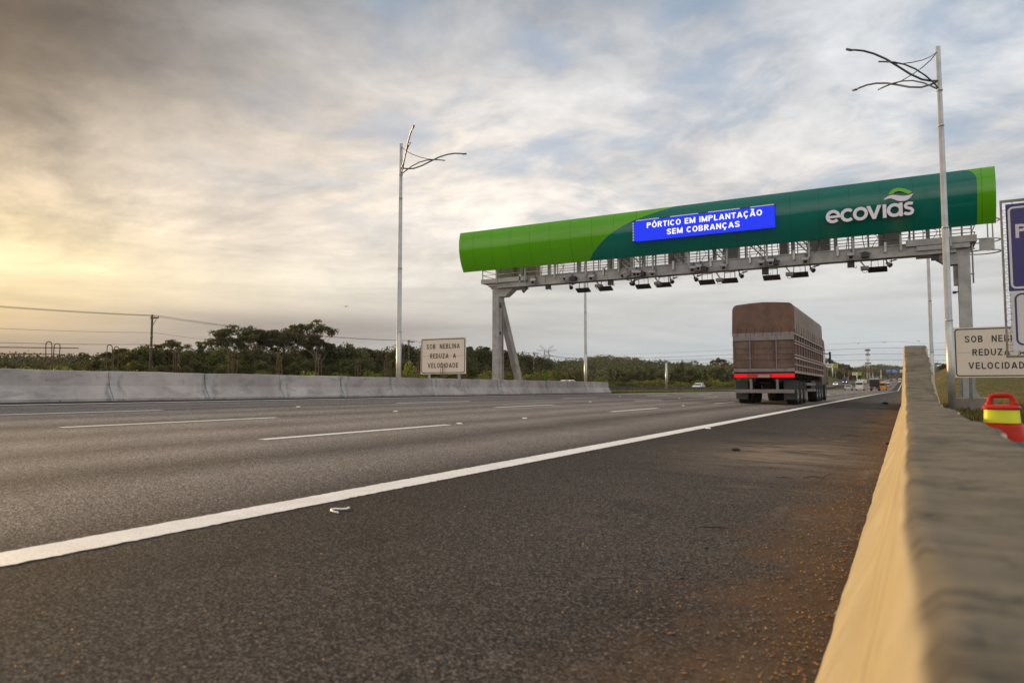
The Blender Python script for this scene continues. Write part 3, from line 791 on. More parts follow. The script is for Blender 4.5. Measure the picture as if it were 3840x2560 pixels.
# barrier beside the camera, with the ramp up to the taller stretch
rootR = thing('shoulder_barrier', (0.15, 6, 0), 'rough topped concrete barrier right beside the camera, ramping up ahead', 'barrier')
def topH(y):
    if y < 8.7: return 0.69
    if y < 9.6: return 0.69 + 0.10 * ((y - 8.7) / 0.9) ** 2
    if y < 13.3: return 0.79 + (y - 9.6) * 0.205
    return 1.55
def fbm(*a):
    s = 0
    for k in range(4):
        f = 2.1 ** k
        s += math.sin(a[0] * f * 3.1 + 1.3 * k + 1.7 * math.sin(a[1] * f * 2.3 + k)) * math.sin(a[1] * f * 3.7 + 2.1 * k + math.sin(a[0] * f * 1.9)) / (1.6 ** k)
    return s
ys = np.unique(np.concatenate([np.arange(-1.5, 3, 0.025), np.arange(3, 15, 0.05), np.arange(15, 46, 0.5)]))
rows = []
for y in ys:
    H = topH(y)
    up = max(H - 0.33, 0.1)
    left = [(-0.235, -0.02), (-0.235, 0.04), (-0.23, 0.08), (-0.19, 0.15), (-0.14, 0.235), (-0.10, 0.31), (-0.085, 0.37)]
    left += [(-0.085 + 0.075 * t, 0.37 + (H - 0.025 - 0.37) * t) for t in np.linspace(0.12, 1.0, 7)]
    e = 0.005 * fbm(y * 0.7, 0.3) + 0.002 * fbm(y * 2.1, 1.1)
    e2 = 0.018 * fbm(y * 0.8, 2.2) + 0.008 * fbm(y * 3.7, 4.1)
    chip = max(0.0, fbm(y * 1.6, 7.7) - 0.55) * 0.045
    left[-1] = (left[-1][0] + e - 0.3 * chip, left[-1][1] - chip)
    top = []
    for t in np.linspace(0.03, 0.97, 15):
        zz_ = H + 0.0030 * fbm(y * 1.1, t * 0.5) + 0.0008 * fbm(y * 6.3 + 3, t * 1.2) - 0.010 * max(0, fbm(y * 2.3 + 9, t * 0.7) - 0.7) - 0.002
        top.append((e * (1 - t) + 0.30 * t + e2 * t, zz_))
    right = [(0.31 + e2, H - 0.02), (0.34, H - 0.2 * up), (0.39, 0.37), (0.42, 0.3), (0.54, 0.08), (0.54, -0.05)]
    r = []
    for a, b in left[:-1]:
        k = 0.003 * fbm(y * 1.3, b * 3 + 5)
        r.append((a + k, y, b))
    r += [(left[-1][0], y, left[-1][1])] + [(a, y, b) for a, b in top] + [(a, y, b) for a, b in right]
    rows.append(r)
mb = MB(); mb.grid(rows, True)
o_ = len(mb.v) - len(rows[-1])
mb.f.append([o_ + i for i in range(len(rows[-1]))][::-1]); mb.s.append(False)
mb.f.append([i for i in range(len(rows[0]))]); mb.s.append(False)
mb.build('wall_body', cast_barrier('concrete_shoulder'), rootR)

# ------------------------------------------------------------------ rebar loops in the median
def make_loops(loc, label, n_h=2):
    t = thing('rebar_loops', loc, label, 'rebar', 'rusty rebar loops standing in a row in the median')
    for k in range(n_h):
        mb = MB()
        y0 = -0.06 + 0.10 * k; wv = 0.075
        h = 1.60 - 0.05 * k
        lean = random.uniform(-0.03, 0.03)
        path = [(0.05 * k, y0 - wv, 0)] + [(0.05 * k, y0 - wv, h * s) for s in (0.5, 0.9)]
        path += [(0.05 * k, y0 - wv * math.cos(a), h * 0.94 + wv * 1.0 * math.sin(a)) for a in np.linspace(0.2, PI - 0.2, 7)]
        path += [(0.05 * k, y0 + wv, h * s) for s in (0.9, 0.5)] + [(0.05 * k, y0 + wv, 0)]
        path = [(a + lean * c, b + lean * c, c) for a, b, c in path]
        mb.tube(path, 0.0125, 6)
        mb.build('bar_loop', M['rust'], t, world=False)
    return t
loopY = [10.4, 12.01, 14.02, 16.11, 18.14, 20.14, 22.28, 24.27, 26.4, 28.44, 30.5, 32.48, 34.6, 36.7, 38.8, 40.84, 42.9]
lab = ['rebar loops at the far left with two long bars through them', 'rebar loops in front of the flat topped trees, left of the tall timber pole',
       'rebar loops in front of the small wispy eucalyptus', 'rebar loops below the left half of the broad eucalyptus', 'rebar loops below the middle of the eucalyptus group',
       'rebar loops below the tallest eucalyptus', 'rebar loops before the plain wood, right of the eucalyptus group', 'rebar loops just left of the near median lamp post',
       'rebar loops between the near median lamp post and the fog sign', 'rebar loops standing in front of the fog warning sign', 'rebar loops at the right edge of the fog sign',
       'rebar loops midway between the fog sign and the gantry column', 'rebar loops just left of the gantry column', 'rebar loops between the gantry column and its slanting strut',
       'rebar loops right of the slanting strut', 'rebar loops left of the middle median lamp post', 'rebar loops nearest the middle median lamp post']
for y, l in zip(loopY, lab):
    make_loops((-19.7, y, 0.48), l)
a_ = at_x(-60, 1301, -19.66); b_ = at_x(294, 1305, -19.66)
t = thing('long_rebar', a_, 'upper of two long steel bars running through the far left rebar loops', 'steel bar')
MB().tube([a_ + np.array([0, -2.0, 0.0]), a_, b_], 0.013, 6).build('bar', M['rust'], t)
a_ = at_x(-60, 1328, -19.62); b_ = at_x(244, 1329, -19.62); c_ = at_x(140, 1327, -19.62)
t = thing('long_rebar', a_, 'lower of two long steel bars running through the far left rebar loops', 'steel bar')
MB().tube([a_ + np.array([0, -2.0, 0.0]), a_, c_, b_], 0.013, 6).build('bar', M['rust'], t)

# ------------------------------------------------------------------ gantry
GY_ = 36.05
G = thing('toll_gantry', (-9.5, GY_, 0.0), 'green and teal toll gantry with a blue message display spanning the carriageway', 'gantry')
def part(name, mb, mat, parent=None, bevel=0.0):
    return mb.build(name, mat, parent or G, bevel)
# columns: channel section facing the road, box section behind
def col(x0, x1, y0, y1, zb, zt, inner):
    mb = MB()
    mb.box(x0, x1, y0, y0 + 0.025, zb, zt)           # front flange
    mb.box(x0, x1, y1 - 0.025, y1, zb, zt)
    xm = x0 + 0.03 if inner > 0 else x1 - 0.03
    if inner > 0: mb.box(x0, x0 + 0.05, y0 + 0.025, y1 - 0.025, zb, zt); mb.box(x0 + 0.05, x1 - 0.06, y0 + 0.09, y1 - 0.09, zb, zt)
    else: mb.box(x1 - 0.05, x1, y0 + 0.025, y1 - 0.025, zb, zt); mb.box(x0 + 0.06, x1 - 0.05, y0 + 0.09, y1 - 0.09, zb, zt)
    return mb
cl = part('column', col(-21.38, -20.96, 36.0, 36.62, 0.45, 6.72, 1), M['galv_matte'])
mb = MB(); mb.box(-21.02 + 0.001, -20.985, 36.24, 36.38, 5.62, 5.80); mb.box(-21.02 + 0.001, -20.985, 36.24, 36.38, 4.02, 4.20)
build_split(mb, 'access_hole', M['black'], cl)
mb = MB(); mb.box(-21.0, -20.9, 36.05, 36.6, 5.9, 6.35); part('cover_plate', mb, M['galv_matte'], cl)
cr_ = part('column', col(2.14, 2.60, 36.0, 36.62, 0.46, 6.72, -1), M['galv_matte'])
mb = MB(); mb.box(2.60, 2.615, 36.1, 36.5, 3.0, 3.05); mb.box(1.98, 2.14, 36.1, 36.5, 5.35, 6.2); build_split(mb, 'junction_box', M['steel_dark'], cr_)
mb = MB(); mb.tube([(2.14, 36.1, 5.05), (1.98, 36.0, 5.02)], 0.03); mb.tube([(2.02, 36.05, 5.02), (1.94, 35.9, 5.0)], 0.06); part('camera', mb, M['black'], cr_)
# haunches under the beam
def haunch(xa, s):
    mb = MB()
    poly = [(xa, 6.76), (xa + s * 0.9, 6.76), (xa + s * 0.9, 6.62), (xa + s * 0.42, 6.25), (xa, 6.25)]
    return mb.prism(poly, lambda a, b, d: (a, d, b), 36.02, 36.6)
part('haunch', haunch(-20.96, 1), M['galv_matte']); part('haunch', haunch(2.14, -1), M['galv_matte'])
# slanting struts behind the columns
for xc, nm in ((-21.15, 'left'), (2.36, 'right')):
    mb = MB(); mb.bar((xc, 36.5, 6.1), (xc, 39.3 if xc < 0 else 38.4, 0.45), 0.34, 0.42); part('slanting_strut', mb, M['galv_matte'])
mb = MB()
for xc in (2.36,):
    mb.box(1.95, 2.85, 35.8, 36.8, 0.44, 0.475)
    for sx in (-0.3, 0.3):
        for sy in (-0.3, 0.3): mb.tube([(xc + sx, 36.3 + sy, 0.46), (xc + sx, 36.3 + sy, 0.56)], 0.03, 6)
    for s in (-1, 1):
        mb.prism([(0.23 * s, 0.475), (0.40 * s, 0.475), (0.23 * s, 0.95)], lambda a, b, d: (xc + a, d, b), 36.25, 36.29)
part('base_plate', mb, M['galv_matte'])
tag(MB().box(1.75, 3.3, 35.6, 40.0, -0.25, 0.44).build('concrete_plinth', M['conc_plinth'], None, 0.02),
    'brown concrete plinth under the right gantry column', 'plinth')
# beams
for yb, zb in ((35.86, 6.74), (37.95, 7.02)):
    mb = MB()
    mb.box(-20.95, 2.1, yb, yb + 0.025, zb + .06, 7.24)
    mb.box(-20.95, 2.1, yb - 0.05, yb + 0.22, zb, zb + .06)
    mb.box(-20.95, 2.1, yb - 0.05, yb + 0.22, 7.24, 7.29)
    for x in np.arange(-20.3, 2.0, 1.25):
        mb.box(x, x + 0.03, yb - 0.045, yb, zb + .06, 7.24)
    part('main_beam', mb, M['galv_matte'])
mb = MB()
for x in np.arange(-20.8, 2.1, 0.62): mb.box(x, x + 0.08, 36.09, 37.9, 7.06, 7.155)
mb.box(-20.9, 2.05, 36.1, 37.94, 7.16, 7.20)
part('walkway_deck', mb, M['steel_dark'])
mb = MB()
mb.box(-22.0, -18.9, 35.7, 38.2, 7.05, 7.30); mb.box(-21.6, -20.0, 35.9, 38.0, 6.86, 7.05); mb.box(-21.5, -20.4, 36.0, 37, 6.74, 6.86)
mb.box(0.2, 2.85, 35.7, 38.2, 7.14, 7.42); mb.box(0.6, 2.6, 35.75, 38.1, 6.92, 7.13); mb.box(1.6, 2.62, 36.0, 37, 6.72, 6.92)
build_split(mb, 'end_platform', M['galv_matte'], G)
# railings, front and back
for yb in (35.82, 38.12):
    mb = MB()
    for z in (7.55, 7.85, 8.15, 8.45):
        mb.tube([(-21.95, yb, z), (2.8, yb, z)], 0.020, 6)
    for x in np.arange(-21.95, 2.85, 1.24):
        mb.box(x - 0.022, x + 0.022, yb - 0.018, yb + 0.018, 7.25, 8.5)
    part('railing', mb, M['steel_dark'])
for x in (-21.95, 2.8):
    mb = MB()
    for z in (7.55, 7.85, 8.15, 8.45): mb.tube([(x, 35.82, z), (x, 38.12, z)], 0.02, 6)
    part('end_railing', mb, M['galv'])
# uprights and lattice brackets that carry the shell
mb = MB()
rr = random.Random(3)
for x in np.arange(-20.9, 3.0, 1.9):
    mb.box(x - 0.045, x + 0.045, 35.62, 35.72, 7.0, 9.9)
    mb.box(x + 0.5, x + 0.58, 37.6, 37.68, 7.2, 9.6)
    if rr.random() < 0.7: mb.box(x + 1.0, x + 1.16, 36.6, 36.76, 7.2, 9.7)
build_split(mb, 'shell_upright', M['galv_matte'], G)
for x in (-13.4, -11.3, -9.2, -7.3, -5.2, -14.3):
    mb = MB()
    a = np.array((x, 35.6, 8.75)); b = np.array((x + 1.3, 36.2, 7.35)); off = np.array((0.16, 0, 0.16))
    mb.bar(a, b, 0.05); mb.bar(a + off, b + off, 0.05)
    for k in range(8):
        s = k / 8; s2 = (k + 1) / 8
        p0 = a + (b - a) * s + (off if k % 2 else 0); p1 = a + (b - a) * s2 + (0 if k % 2 else off)
        mb.bar(p0, p1, 0.03)
    part('lattice_bracket', mb, M['galv'])
# cabinets on the walkway
cabs = [(-21.6, -20.4), (-20.2, -18.9), (-13.85, -13.1), (-10.95, -10.05), (-8.0, -7.3), (-4.0, -3.0), (-0.9, 0.0), (-5.3, -4.9)]
for a, b in cabs:
    mb = MB(); mb.box(a, b, 36.9, 37.5, 7.22, 8.9); c = part('cabinet', mb, M['cabinet'], None, 0.02)
    mb = MB(); mb.box(a + 0.06, b - 0.06, 36.885, 36.899, 7.75, 7.79); mb.box(a + 0.06, b - 0.06, 36.885, 36.899, 8.2, 8.23); part('cabinet_door', mb, M['steel_dark'], c)
# cable bundles and conduits
mb = MB()
for k in range(26):
    x = -20 + k * 0.88 + rr.uniform(-.3, .3)
    mb.tube([(x, 35.95, 7.2), (x + rr.uniform(-.1, .1), 36.0, 7.8), (x + rr.uniform(-.2, .2), 36.1, 8.6)], 0.018, 5)
    if k % 3 == 0:
        mb.tube([(x + 0.3, 35.8, 7.25)] + [(x + 0.3 + 0.25 * math.sin(s), 35.8, 7.35 + 0.5 * math.sin(s / 2)) for s in np.linspace(0.4, 5, 8)], 0.014, 5)
build_split(mb, 'cable_bundle', M['black'], G)

# ladder cage at the right end
mb = MB()
for z in (8.15, 7.28, 6.78):
    mb.tube([(3.15 + 0.62 * math.cos(a), 36.6 + 0.55 * math.sin(a), z) for a in np.linspace(-PI, PI, 24)], 0.03, 6)
for dx in (-0.02, 0.16): mb.tube([(3.3 + dx, 36.15, 6.75), (3.3 + dx, 36.15, 8.9)], 0.028, 6)
for dx in (-0.45,): mb.tube([(3.15 + dx, 36.2, 5.4), (3.15 + dx, 36.2, 8.7)], 0.035, 6)
mb.tube([(2.6, 36.2, 5.8), (2.75, 36.2, 5.8)], 0.03); mb.tube([(2.6, 36.2, 6.9), (2.8, 36.2, 6.9)], 0.03)
part('ladder_cage', mb, M['galv'])
mb = MB(); mb.box(2.95, 3.5, 36.05, 36.09, 6.80, 7.26); part('ladder_panel', mb, M['galv_matte'])
# equipment slung under the beam; picture columns turned into places along it
def gx(px, py, Y=35.8): return at_y(px, py, Y)
pan_bm = None
for px, py in [(2187, 1088), (2270, 1082), (2412, 1074), (2488, 1068), (2651, 1058), (2736, 1052), (2894, 1041), (2998, 1030), (3291, 1010)]:
    c = gx(px, py, 36.4)
    mb = MB(); th = math.radians(26); R = np.array([[1, 0, 0], [0, math.cos(th), math.sin(th)], [0, -math.sin(th), math.cos(th)]])
    mb.obox(c, (0.40, 0.20, 0.025), R)
    p = part('antenna_panel', mb, M['black'])
    mb = MB()
    ztop = 6.98
    mb.tube([(c[0] - 0.26, c[1] + .05, c[2] + .03), (c[0] - 0.26, c[1] + .05, c[2] + 0.32), (c[0] - 0.22, c[1] + .05, ztop)], 0.02, 6)
    mb.tube([(c[0] + 0.26, c[1] + .05, c[2] + .03), (c[0] + 0.26, c[1] + .05, c[2] + 0.5), (c[0] + 0.2, c[1] + .05, ztop)], 0.02, 6)
    mb.tube([(c[0] - 0.24, c[1] + .05, c[2] + 0.42), (c[0] + 0.26, c[1] + .05, c[2] + 0.44)], 0.016, 6)
    mb.tube([(c[0], c[1] + .05, ztop), (c[0] + 0.03, c[1] + .05, c[2] + .25), (c[0] + 0.04, c[1], c[2] + .02)], 0.008, 5)
    part('hanger', mb, M['steel_dark'], p)
for px, py in [(2128, 1040), (2220, 1040), (2346, 1028), (2380, 1024), (2443, 1024), (2000, 1054), (2345, 1030), (2393, 1024), (2446, 1024), (2595, 1008), (2620, 1003), (2712, 1000), (2855, 987), (2890, 982), (3020, 976), (3190, 960)]:
    c = gx(px, py, 35.62)
    mb = MB(); y_ = rr.choice((-0.5, 0.3, 0.1)); th = math.radians(24)
    Rz = np.array([[math.cos(y_), -math.sin(y_), 0], [math.sin(y_), math.cos(y_), 0], [0, 0, 1]]); Rx = np.array([[1, 0, 0], [0, math.cos(th), -math.sin(th)], [0, math.sin(th), math.cos(th)]])
    R = Rz @ Rx
    mb.obox(c, (0.12, 0.24, 0.10), R); mb.obox(c + R @ np.array([0, -0.03, 0.11]), (0.15, 0.27, 0.012), R)
    p = part('camera', mb, M['camwhite'])
    mb = MB(); mb.obox(c + R @ np.array([0, -0.242, 0]), (0.075, 0.006, 0.06), R); part('lens', mb, M['lens'], p)
    mb = MB(); mb.bar(c + np.array([0, 0.1, 0.08]), (c[0] + 0.05, 35.82, min(c[2] + 0.35, 7.3)), 0.05); mb.bar(c + np.array([-0.12, 0, 0.1]), (c[0] + 0.2, 35.8, c[2] + 0.22), 0.03)
    part('bracket', mb, M['steel_dark'], p)
for px, py in [(2150, 1045), (2406, 1028), (2640, 1010), (2905, 985), (3245, 957)]:
    c = gx(px, py, 35.66); mb = MB(); mb.obox(c, (0.16, 0.18, 0.10), np.eye(3)); mb.tube([c + np.array([-0.25, 0, 0.1]), c + np.array([0, 0, 0.16]), c + np.array([0.25, 0, 0.05])], 0.02, 5)
    p = part('camera', mb, M['black'])
    mb = MB(); mb.bar(c, (c[0], 35.84, c[2] + 0.15), 0.06); part('bracket', mb, M['steel_dark'], p)
for px, py in [(1968, 1088), (2140, 1075), (2372, 1061), (2372, 1060), (2518, 1053), (2608, 1045), (2778, 1032), (3045, 1010), (3332, 990)]:
    c = gx(px, py, 36.0)
    mb = MB(); s = rr.choice((-1, 1))
    d = np.array([0.55 * s, -0.6, -0.55]); d /= np.linalg.norm(d)
    mb.tube([c - d * 0.14, c, c + d * 0.14], [0.05, 0.09, 0.115], 10)
    mb.bar(c + np.array([s * 0.05, 0.05, 0.12]), c + np.array([s * 0.32, -0.05, 0.17]), 0.2, 0.015)
    p = part('spot_camera', mb, M['steel_dark'])
    mb = MB(); mb.tube([c + d * 0.141, c + d * 0.15], 0.085, 10); part('lens', mb, M['lens'], p)
    mb = MB(); mb.tube([c, (c[0] - s * 0.1, c[1] + .05, c[2] + 0.2), (c[0] - 0.02, 36.0, 6.8)], 0.03, 6); mb.tube([c + np.array([0.13, 0, .05]), c + np.array([.1, 0, .28]), c + np.array([-.1, 0, .25])], 0.018, 5); part('bracket', mb, M['black'], p)
for px, py in [(2056, 1074), (2290, 1058), (2870, 1017), (3191, 990), (3506, 963)]:
    c = gx(px, py, 36.0); mb = MB(); mb.obox(c, (0.15, 0.07, 0.16), np.eye(3)); mb.tube([c + np.array([0.1, 0, -0.16]), c + np.array([0.2, 0, -0.22]), c + np.array([0.24, 0, -0.1])], 0.014, 5)
    p = part('sensor_box', mb, M['black'])
    mb = MB(); mb.box(c[0] - 0.04, c[0] + 0.04, 36.0, 36.06, c[2] + .1, 6.78); part('bracket', mb, M['steel_dark'], p)
for px, py in [(2246, 1072), (2468, 1063), (2700, 1050), (2962, 1028), (3243, 1006)]:
    c = gx(px, py, 36.1); mb = MB()
    mb.obox(c, (0.17, 0.2, 0.075), np.eye(3)); mb.tube([c + np.array([0.11 * math.cos(a), -0.1, -0.12 + 0.1 * math.sin(a)]) for a in np.linspace(0, 2 * PI, 14)], 0.013, 5)
    p = part('camera', mb, M['steel_dark'])
    mb = MB(); mb.bar(c + np.array([0.02, 0, 0.06]), (c[0] - 0.22, 36.1, 6.78), 0.09, 0.06); part('bracket', mb, M['camwhite'], p)
# drops on the beam face
mb = MB()
for px in (1952, 2266, 2530, 2672, 2820, 2986, 3152, 3333):
    c = gx(px, 1300, 35.8); mb.box(c[0] - 0.045, c[0] + 0.045, 35.70, 35.83, 6.98, 7.42)
build_split(mb, 'rail_post', M['galv'], G)

# the curved shell, Y of the skin by height
def skin(z):
    return 34.88 + 0.22 * (z - 9.3) ** 2
zrows = np.linspace(7.78, 10.09, 41)
bx = lambda z: np.interp(z, [7.78, 8.10, 8.52, 9.05, 9.40, 9.63, 9.80, 9.92, 10.02, 10.09], [-14.87, -14.60, -14.14, -13.41, -12.68, -12.02, -11.35, -10.83, -10.32, -9.85])
rx_ = lambda z: np.interp(z, [7.78, 9.45, 9.62, 9.76, 9.88, 9.97, 10.04, 10.09], [2.85, 2.87, 2.86, 2.84, 2.78, 2.70, 2.60, 2.40])
def strip(f0, f1, n):
    rows = []
    for z in zrows:
        a, b = f0(z), f1(z)
        rows.append([(a + (b - a) * k / n, skin(z), z) for k in range(n + 1)])
    mb = MB(); mb.grid(rows, True)
    rows2 = [[(x, y + 0.06, z) for x, y, z in r] for r in rows]
    mb.grid(rows2, True)
    for ra, rb in ((rows[0], rows2[0]), (rows[-1], rows2[-1])): mb.grid([ra, rb], False)
    mb.grid([[r[0] for r in rows], [r[0] for r in rows2]], False); mb.grid([[r[-1] for r in rows], [r[-1] for r in rows2]], False)
    return mb
part('cladding', strip(lambda z: -23.05, bx, 30), M['lime'])
tealp = part('cladding', strip(bx, rx_, 60), M['teal'])
part('cladding', strip(rx_, lambda z: 3.52, 4), M['lime'])
# message display
mb = MB(); mb.box(-12.05, -5.17, 34.66, 34.95, 8.455, 9.46)
dsp = part('message_display', mb, M['ledblue'])
mb = MB()
def dl(txt, xa, xb, zb, h):
    lettering(txt, xa, xb, zb, h, 34.648, M['ledwhite'], dsp, t=0.182, gap=0.15)
pa = at_y(2425.8, 860, 34.65)[0]; pb = at_y(2857.8, 800, 34.65)[0]
dl('PÓRTICO EM IMPLANTAÇÃO', pa, pb, 9.04, 0.285)
pa = at_y(2300 + .3401 * 590, 880, 34.65)[0]; pb = at_y(2300 + .3401 * 1393, 850, 34.65)[0]
dl('SEM COBRANÇAS', pa, pb, 8.60, 0.285)
mb = MB()
xx = -12.0
for a, b in ((-11.95, -10.75), (-10.15, -8.75), (-8.25, -6.75), (-6.25, -5.17)): mb.box(a, b, 34.66, 34.9, 9.475, 9.515)
for k in range(7): mb.box(-12.135, -12.085, 34.66, 34.9, 8.46 + k * 0.145, 8.46 + k * 0.145 + 0.10)
part('sky_gap_strip', mb, M['plainwhite'], dsp)  # white strips stand in for sky light showing through the display's surrounding gap
mb = MB()
mb.box(-12.16, -5.14, 34.78, 34.96, 9.46, 9.53); mb.box(-12.16, -12.06, 34.78, 34.96, 8.42, 9.53)
for x in (-10.6, -10.4, -8.6, -8.4, -6.6, -6.4): mb.box(x - 0.03, x + 0.03, 34.64, 34.8, 9.47, 9.50)
part('display_frame', mb, M['black'], dsp)

# raised logo lettering: strokes swept in the plane of the sign
def stroke(pts, wd, mb, y0=34.78, y1=34.86):
    sweep(pts, wd, mb, y0, y1)
def arc(cx, cz, rx, rz, a0, a1, n=26):
    return [(cx + rx * math.cos(math.radians(a)), cz + rz * math.sin(math.radians(a))) for a in np.linspace(a0, a1, n)]
SW = 0.135; zc = 8.64; R_ = 0.235
def letter(fn):
    mb = MB(); fn(mb); part('logo_letter', mb, M['logowhite'], tealp)
def L_e(mb):
    c = -2.655; stroke(arc(c, zc, R_, R_, 4, 318), SW, mb); stroke([(c - R_ + 0.02, zc - 0.015), (c, zc - 0.015), (c + R_ + 0.062, zc - 0.015)], 0.11, mb, 34.779, 34.859)
def L_c(mb): stroke(arc(-2.05, zc, R_, R_, 46, 314), SW, mb)
def L_o(mb): stroke(arc(-1.535, zc, R_, R_, 0, 360, 40), SW, mb)
def L_v(mb):
    mb.prism([(-1.29, 8.94), (-1.135, 8.94), (-0.995, 8.55), (-0.855, 8.94), (-0.70, 8.94), (-0.93, 8.34), (-1.06, 8.34)], lambda a, b, d: (a, d, b), 34.78, 34.86)
def L_i(mb): mb.box(-0.65, -0.51, 34.78, 34.86, 8.34, 8.94)
def L_a(mb): stroke(arc(-0.19, zc, R_, R_, 0, 360, 40), SW, mb); mb.box(-0.015, 0.12, 34.779, 34.859, 8.34, 8.94)
def L_s(mb):
    pts = arc(0.355, 8.775, 0.165, 0.105, 35, 200, 14) + [(0.24, 8.69)] + arc(0.36, 8.505, 0.17, 0.115, 55, -150, 18)
    pts = [(0.51, 8.845), (0.44, 8.87), (0.36, 8.878), (0.27, 8.855), (0.225, 8.79), (0.25, 8.71), (0.35, 8.665), (0.44, 8.63), (0.49, 8.56), (0.475, 8.465), (0.40, 8.415), (0.31, 8.41), (0.23, 8.435), (0.175, 8.48)]
    stroke(pts, 0.125, mb)
for f_ in (L_e, L_c, L_o, L_v, L_i, L_a, L_s): letter(f_)
def leafpoly(zp, name, mat):
    pts = [at_y(3040 + .3444 * x, 560 + .3444 * y, 34.8) for x, y in zp]
    mb = MB(); mb.prism([(p[0], p[2]) for p in pts], lambda a, b, d: (a, d, b), 34.78, 34.86); part(name, mb, mat, tealp)
leafpoly([(845, 498), (855, 475), (878, 450), (910, 430), (945, 421), (985, 421), (1025, 430), (1070, 447), (1108, 463), (1088, 477), (1065, 489), (1040, 482), (1010, 467), (980, 457), (950, 457), (920, 466), (895, 488), (870, 494)], 'logo_leaf', M['logogreen'])
leafpoly([(797, 546), (822, 525), (850, 508), (880, 499), (912, 497), (950, 503), (985, 508), (1020, 508), (1055, 502), (1090, 490), (1118, 479), (1103, 505), (1080, 533), (1050, 552), (1015, 563), (980, 566), (945, 560), (915, 549), (885, 537), (860, 534), (835, 541), (806, 553)], 'logo_wave', M['logowhite'])

# ------------------------------------------------------------------ lamp posts
def lamp_post(loc, H, label, dirs, reach):
    t = thing('lamp_post', loc, label, 'lamp post', 'tall galvanised lamp posts with two wavy arms')
    mb = MB()
    rb = 0.115
    zs_ = [0, H * 0.25, H * 0.25 + .001, H * 0.5, H * 0.5 + .001, H * 0.78, H * 0.78 + 0.001, H]
    rs_ = [rb, rb, rb * 0.93, rb * 0.88, rb * 0.82, rb * 0.74, rb * 0.68, rb * 0.62]
    mb.tube([(0, 0, z) for z in zs_], rs_, 14)
    for z in (H * 0.25, H * 0.5, H * 0.78, H - 1.5): mb.tube([(0, 0, z - 0.03), (0, 0, z + 0.03)], np.interp(z, [0, H], [rb, rb * .66]) + 0.012, 14)
    mb.build('pole', M['galv'], t, world=False)
    z0 = H - 11.85
    for ang in dirs:
        dx, dy = math.cos(ang), math.sin(ang)
        q = lambda s, z: (dx * s * reach, dy * s * reach, z0 + z)
        mb = MB()
        A = [(0.0, 10.67), (0.3, 10.655), (0.6, 10.69), (1.0, 10.86), (1.4, 11.10), (1.8, 11.33), (2.2, 11.49), (2.55, 11.57), (2.85, 11.585), (2.98, 11.57)]
        mb.tube([q(s, z) for s, z in A], 0.034, 8)
        mb.tube([q(2.95, 11.568), q(3.13, 11.595)], 0.042, 8)
        B = [(0.0, 10.36), (0.22, 10.56), (0.5, 10.80), (0.85, 11.02), (1.2, 11.15), (1.55, 11.21), (1.9, 11.21), (2.1, 11.20)]
        o_ = 0.05
        mb.tube([(x + o_ * -dy * min(1, k), y + o_ * dx * min(1, k), z) for k, (x, y, z) in enumerate([q(s, z) for s, z in B])], 0.026, 8)
        C = [(0.0, 11.70), (0.25, 11.50), (0.55, 11.36), (0.9, 11.26), (1.25, 11.20), (1.5, 11.19)]
        mb.tube([q(s, z) for s, z in C], 0.016, 6)
        mb.build('lamp_arm', M['arm'], t, world=False)
    return t
a40 = math.radians(42)
lamp_post((-20.55, 26.1, 0.48), 11.92, 'near lamp post with two wavy arms standing left of the gantry behind the median barrier', (a40, -a40), 1)
lamp_post((-20.52, 48.0, 0.48), 11.92, 'lamp post behind the median barrier beneath the middle of the message display', (a40, -a40), 1)
lamp_post((1.30, 27.15, 0.0), 12.33, 'nearest and tallest lamp post, with wavy arms, in front of the right gantry end', (PI - math.radians(34), PI + math.radians(35)), 1.045)
rp = at_y(3500.7, 1510, 49.0)
lamp_post((rp[0], 49.0, 0.0), 12.2, 'lamp post behind the gantry, seen just left of the nearest lamp post', (PI - a40, PI + a40), 1)
t = thing('steel_post', (-20.5, 68.0, 0.5), 'short bare steel post on the grass verge left of the truck', 'post')
MB().tube([(0, 0, 0), (0, 0, 2.82)], [0.115, 0.11], 12).build('pole', M['galv'], t, world=False)

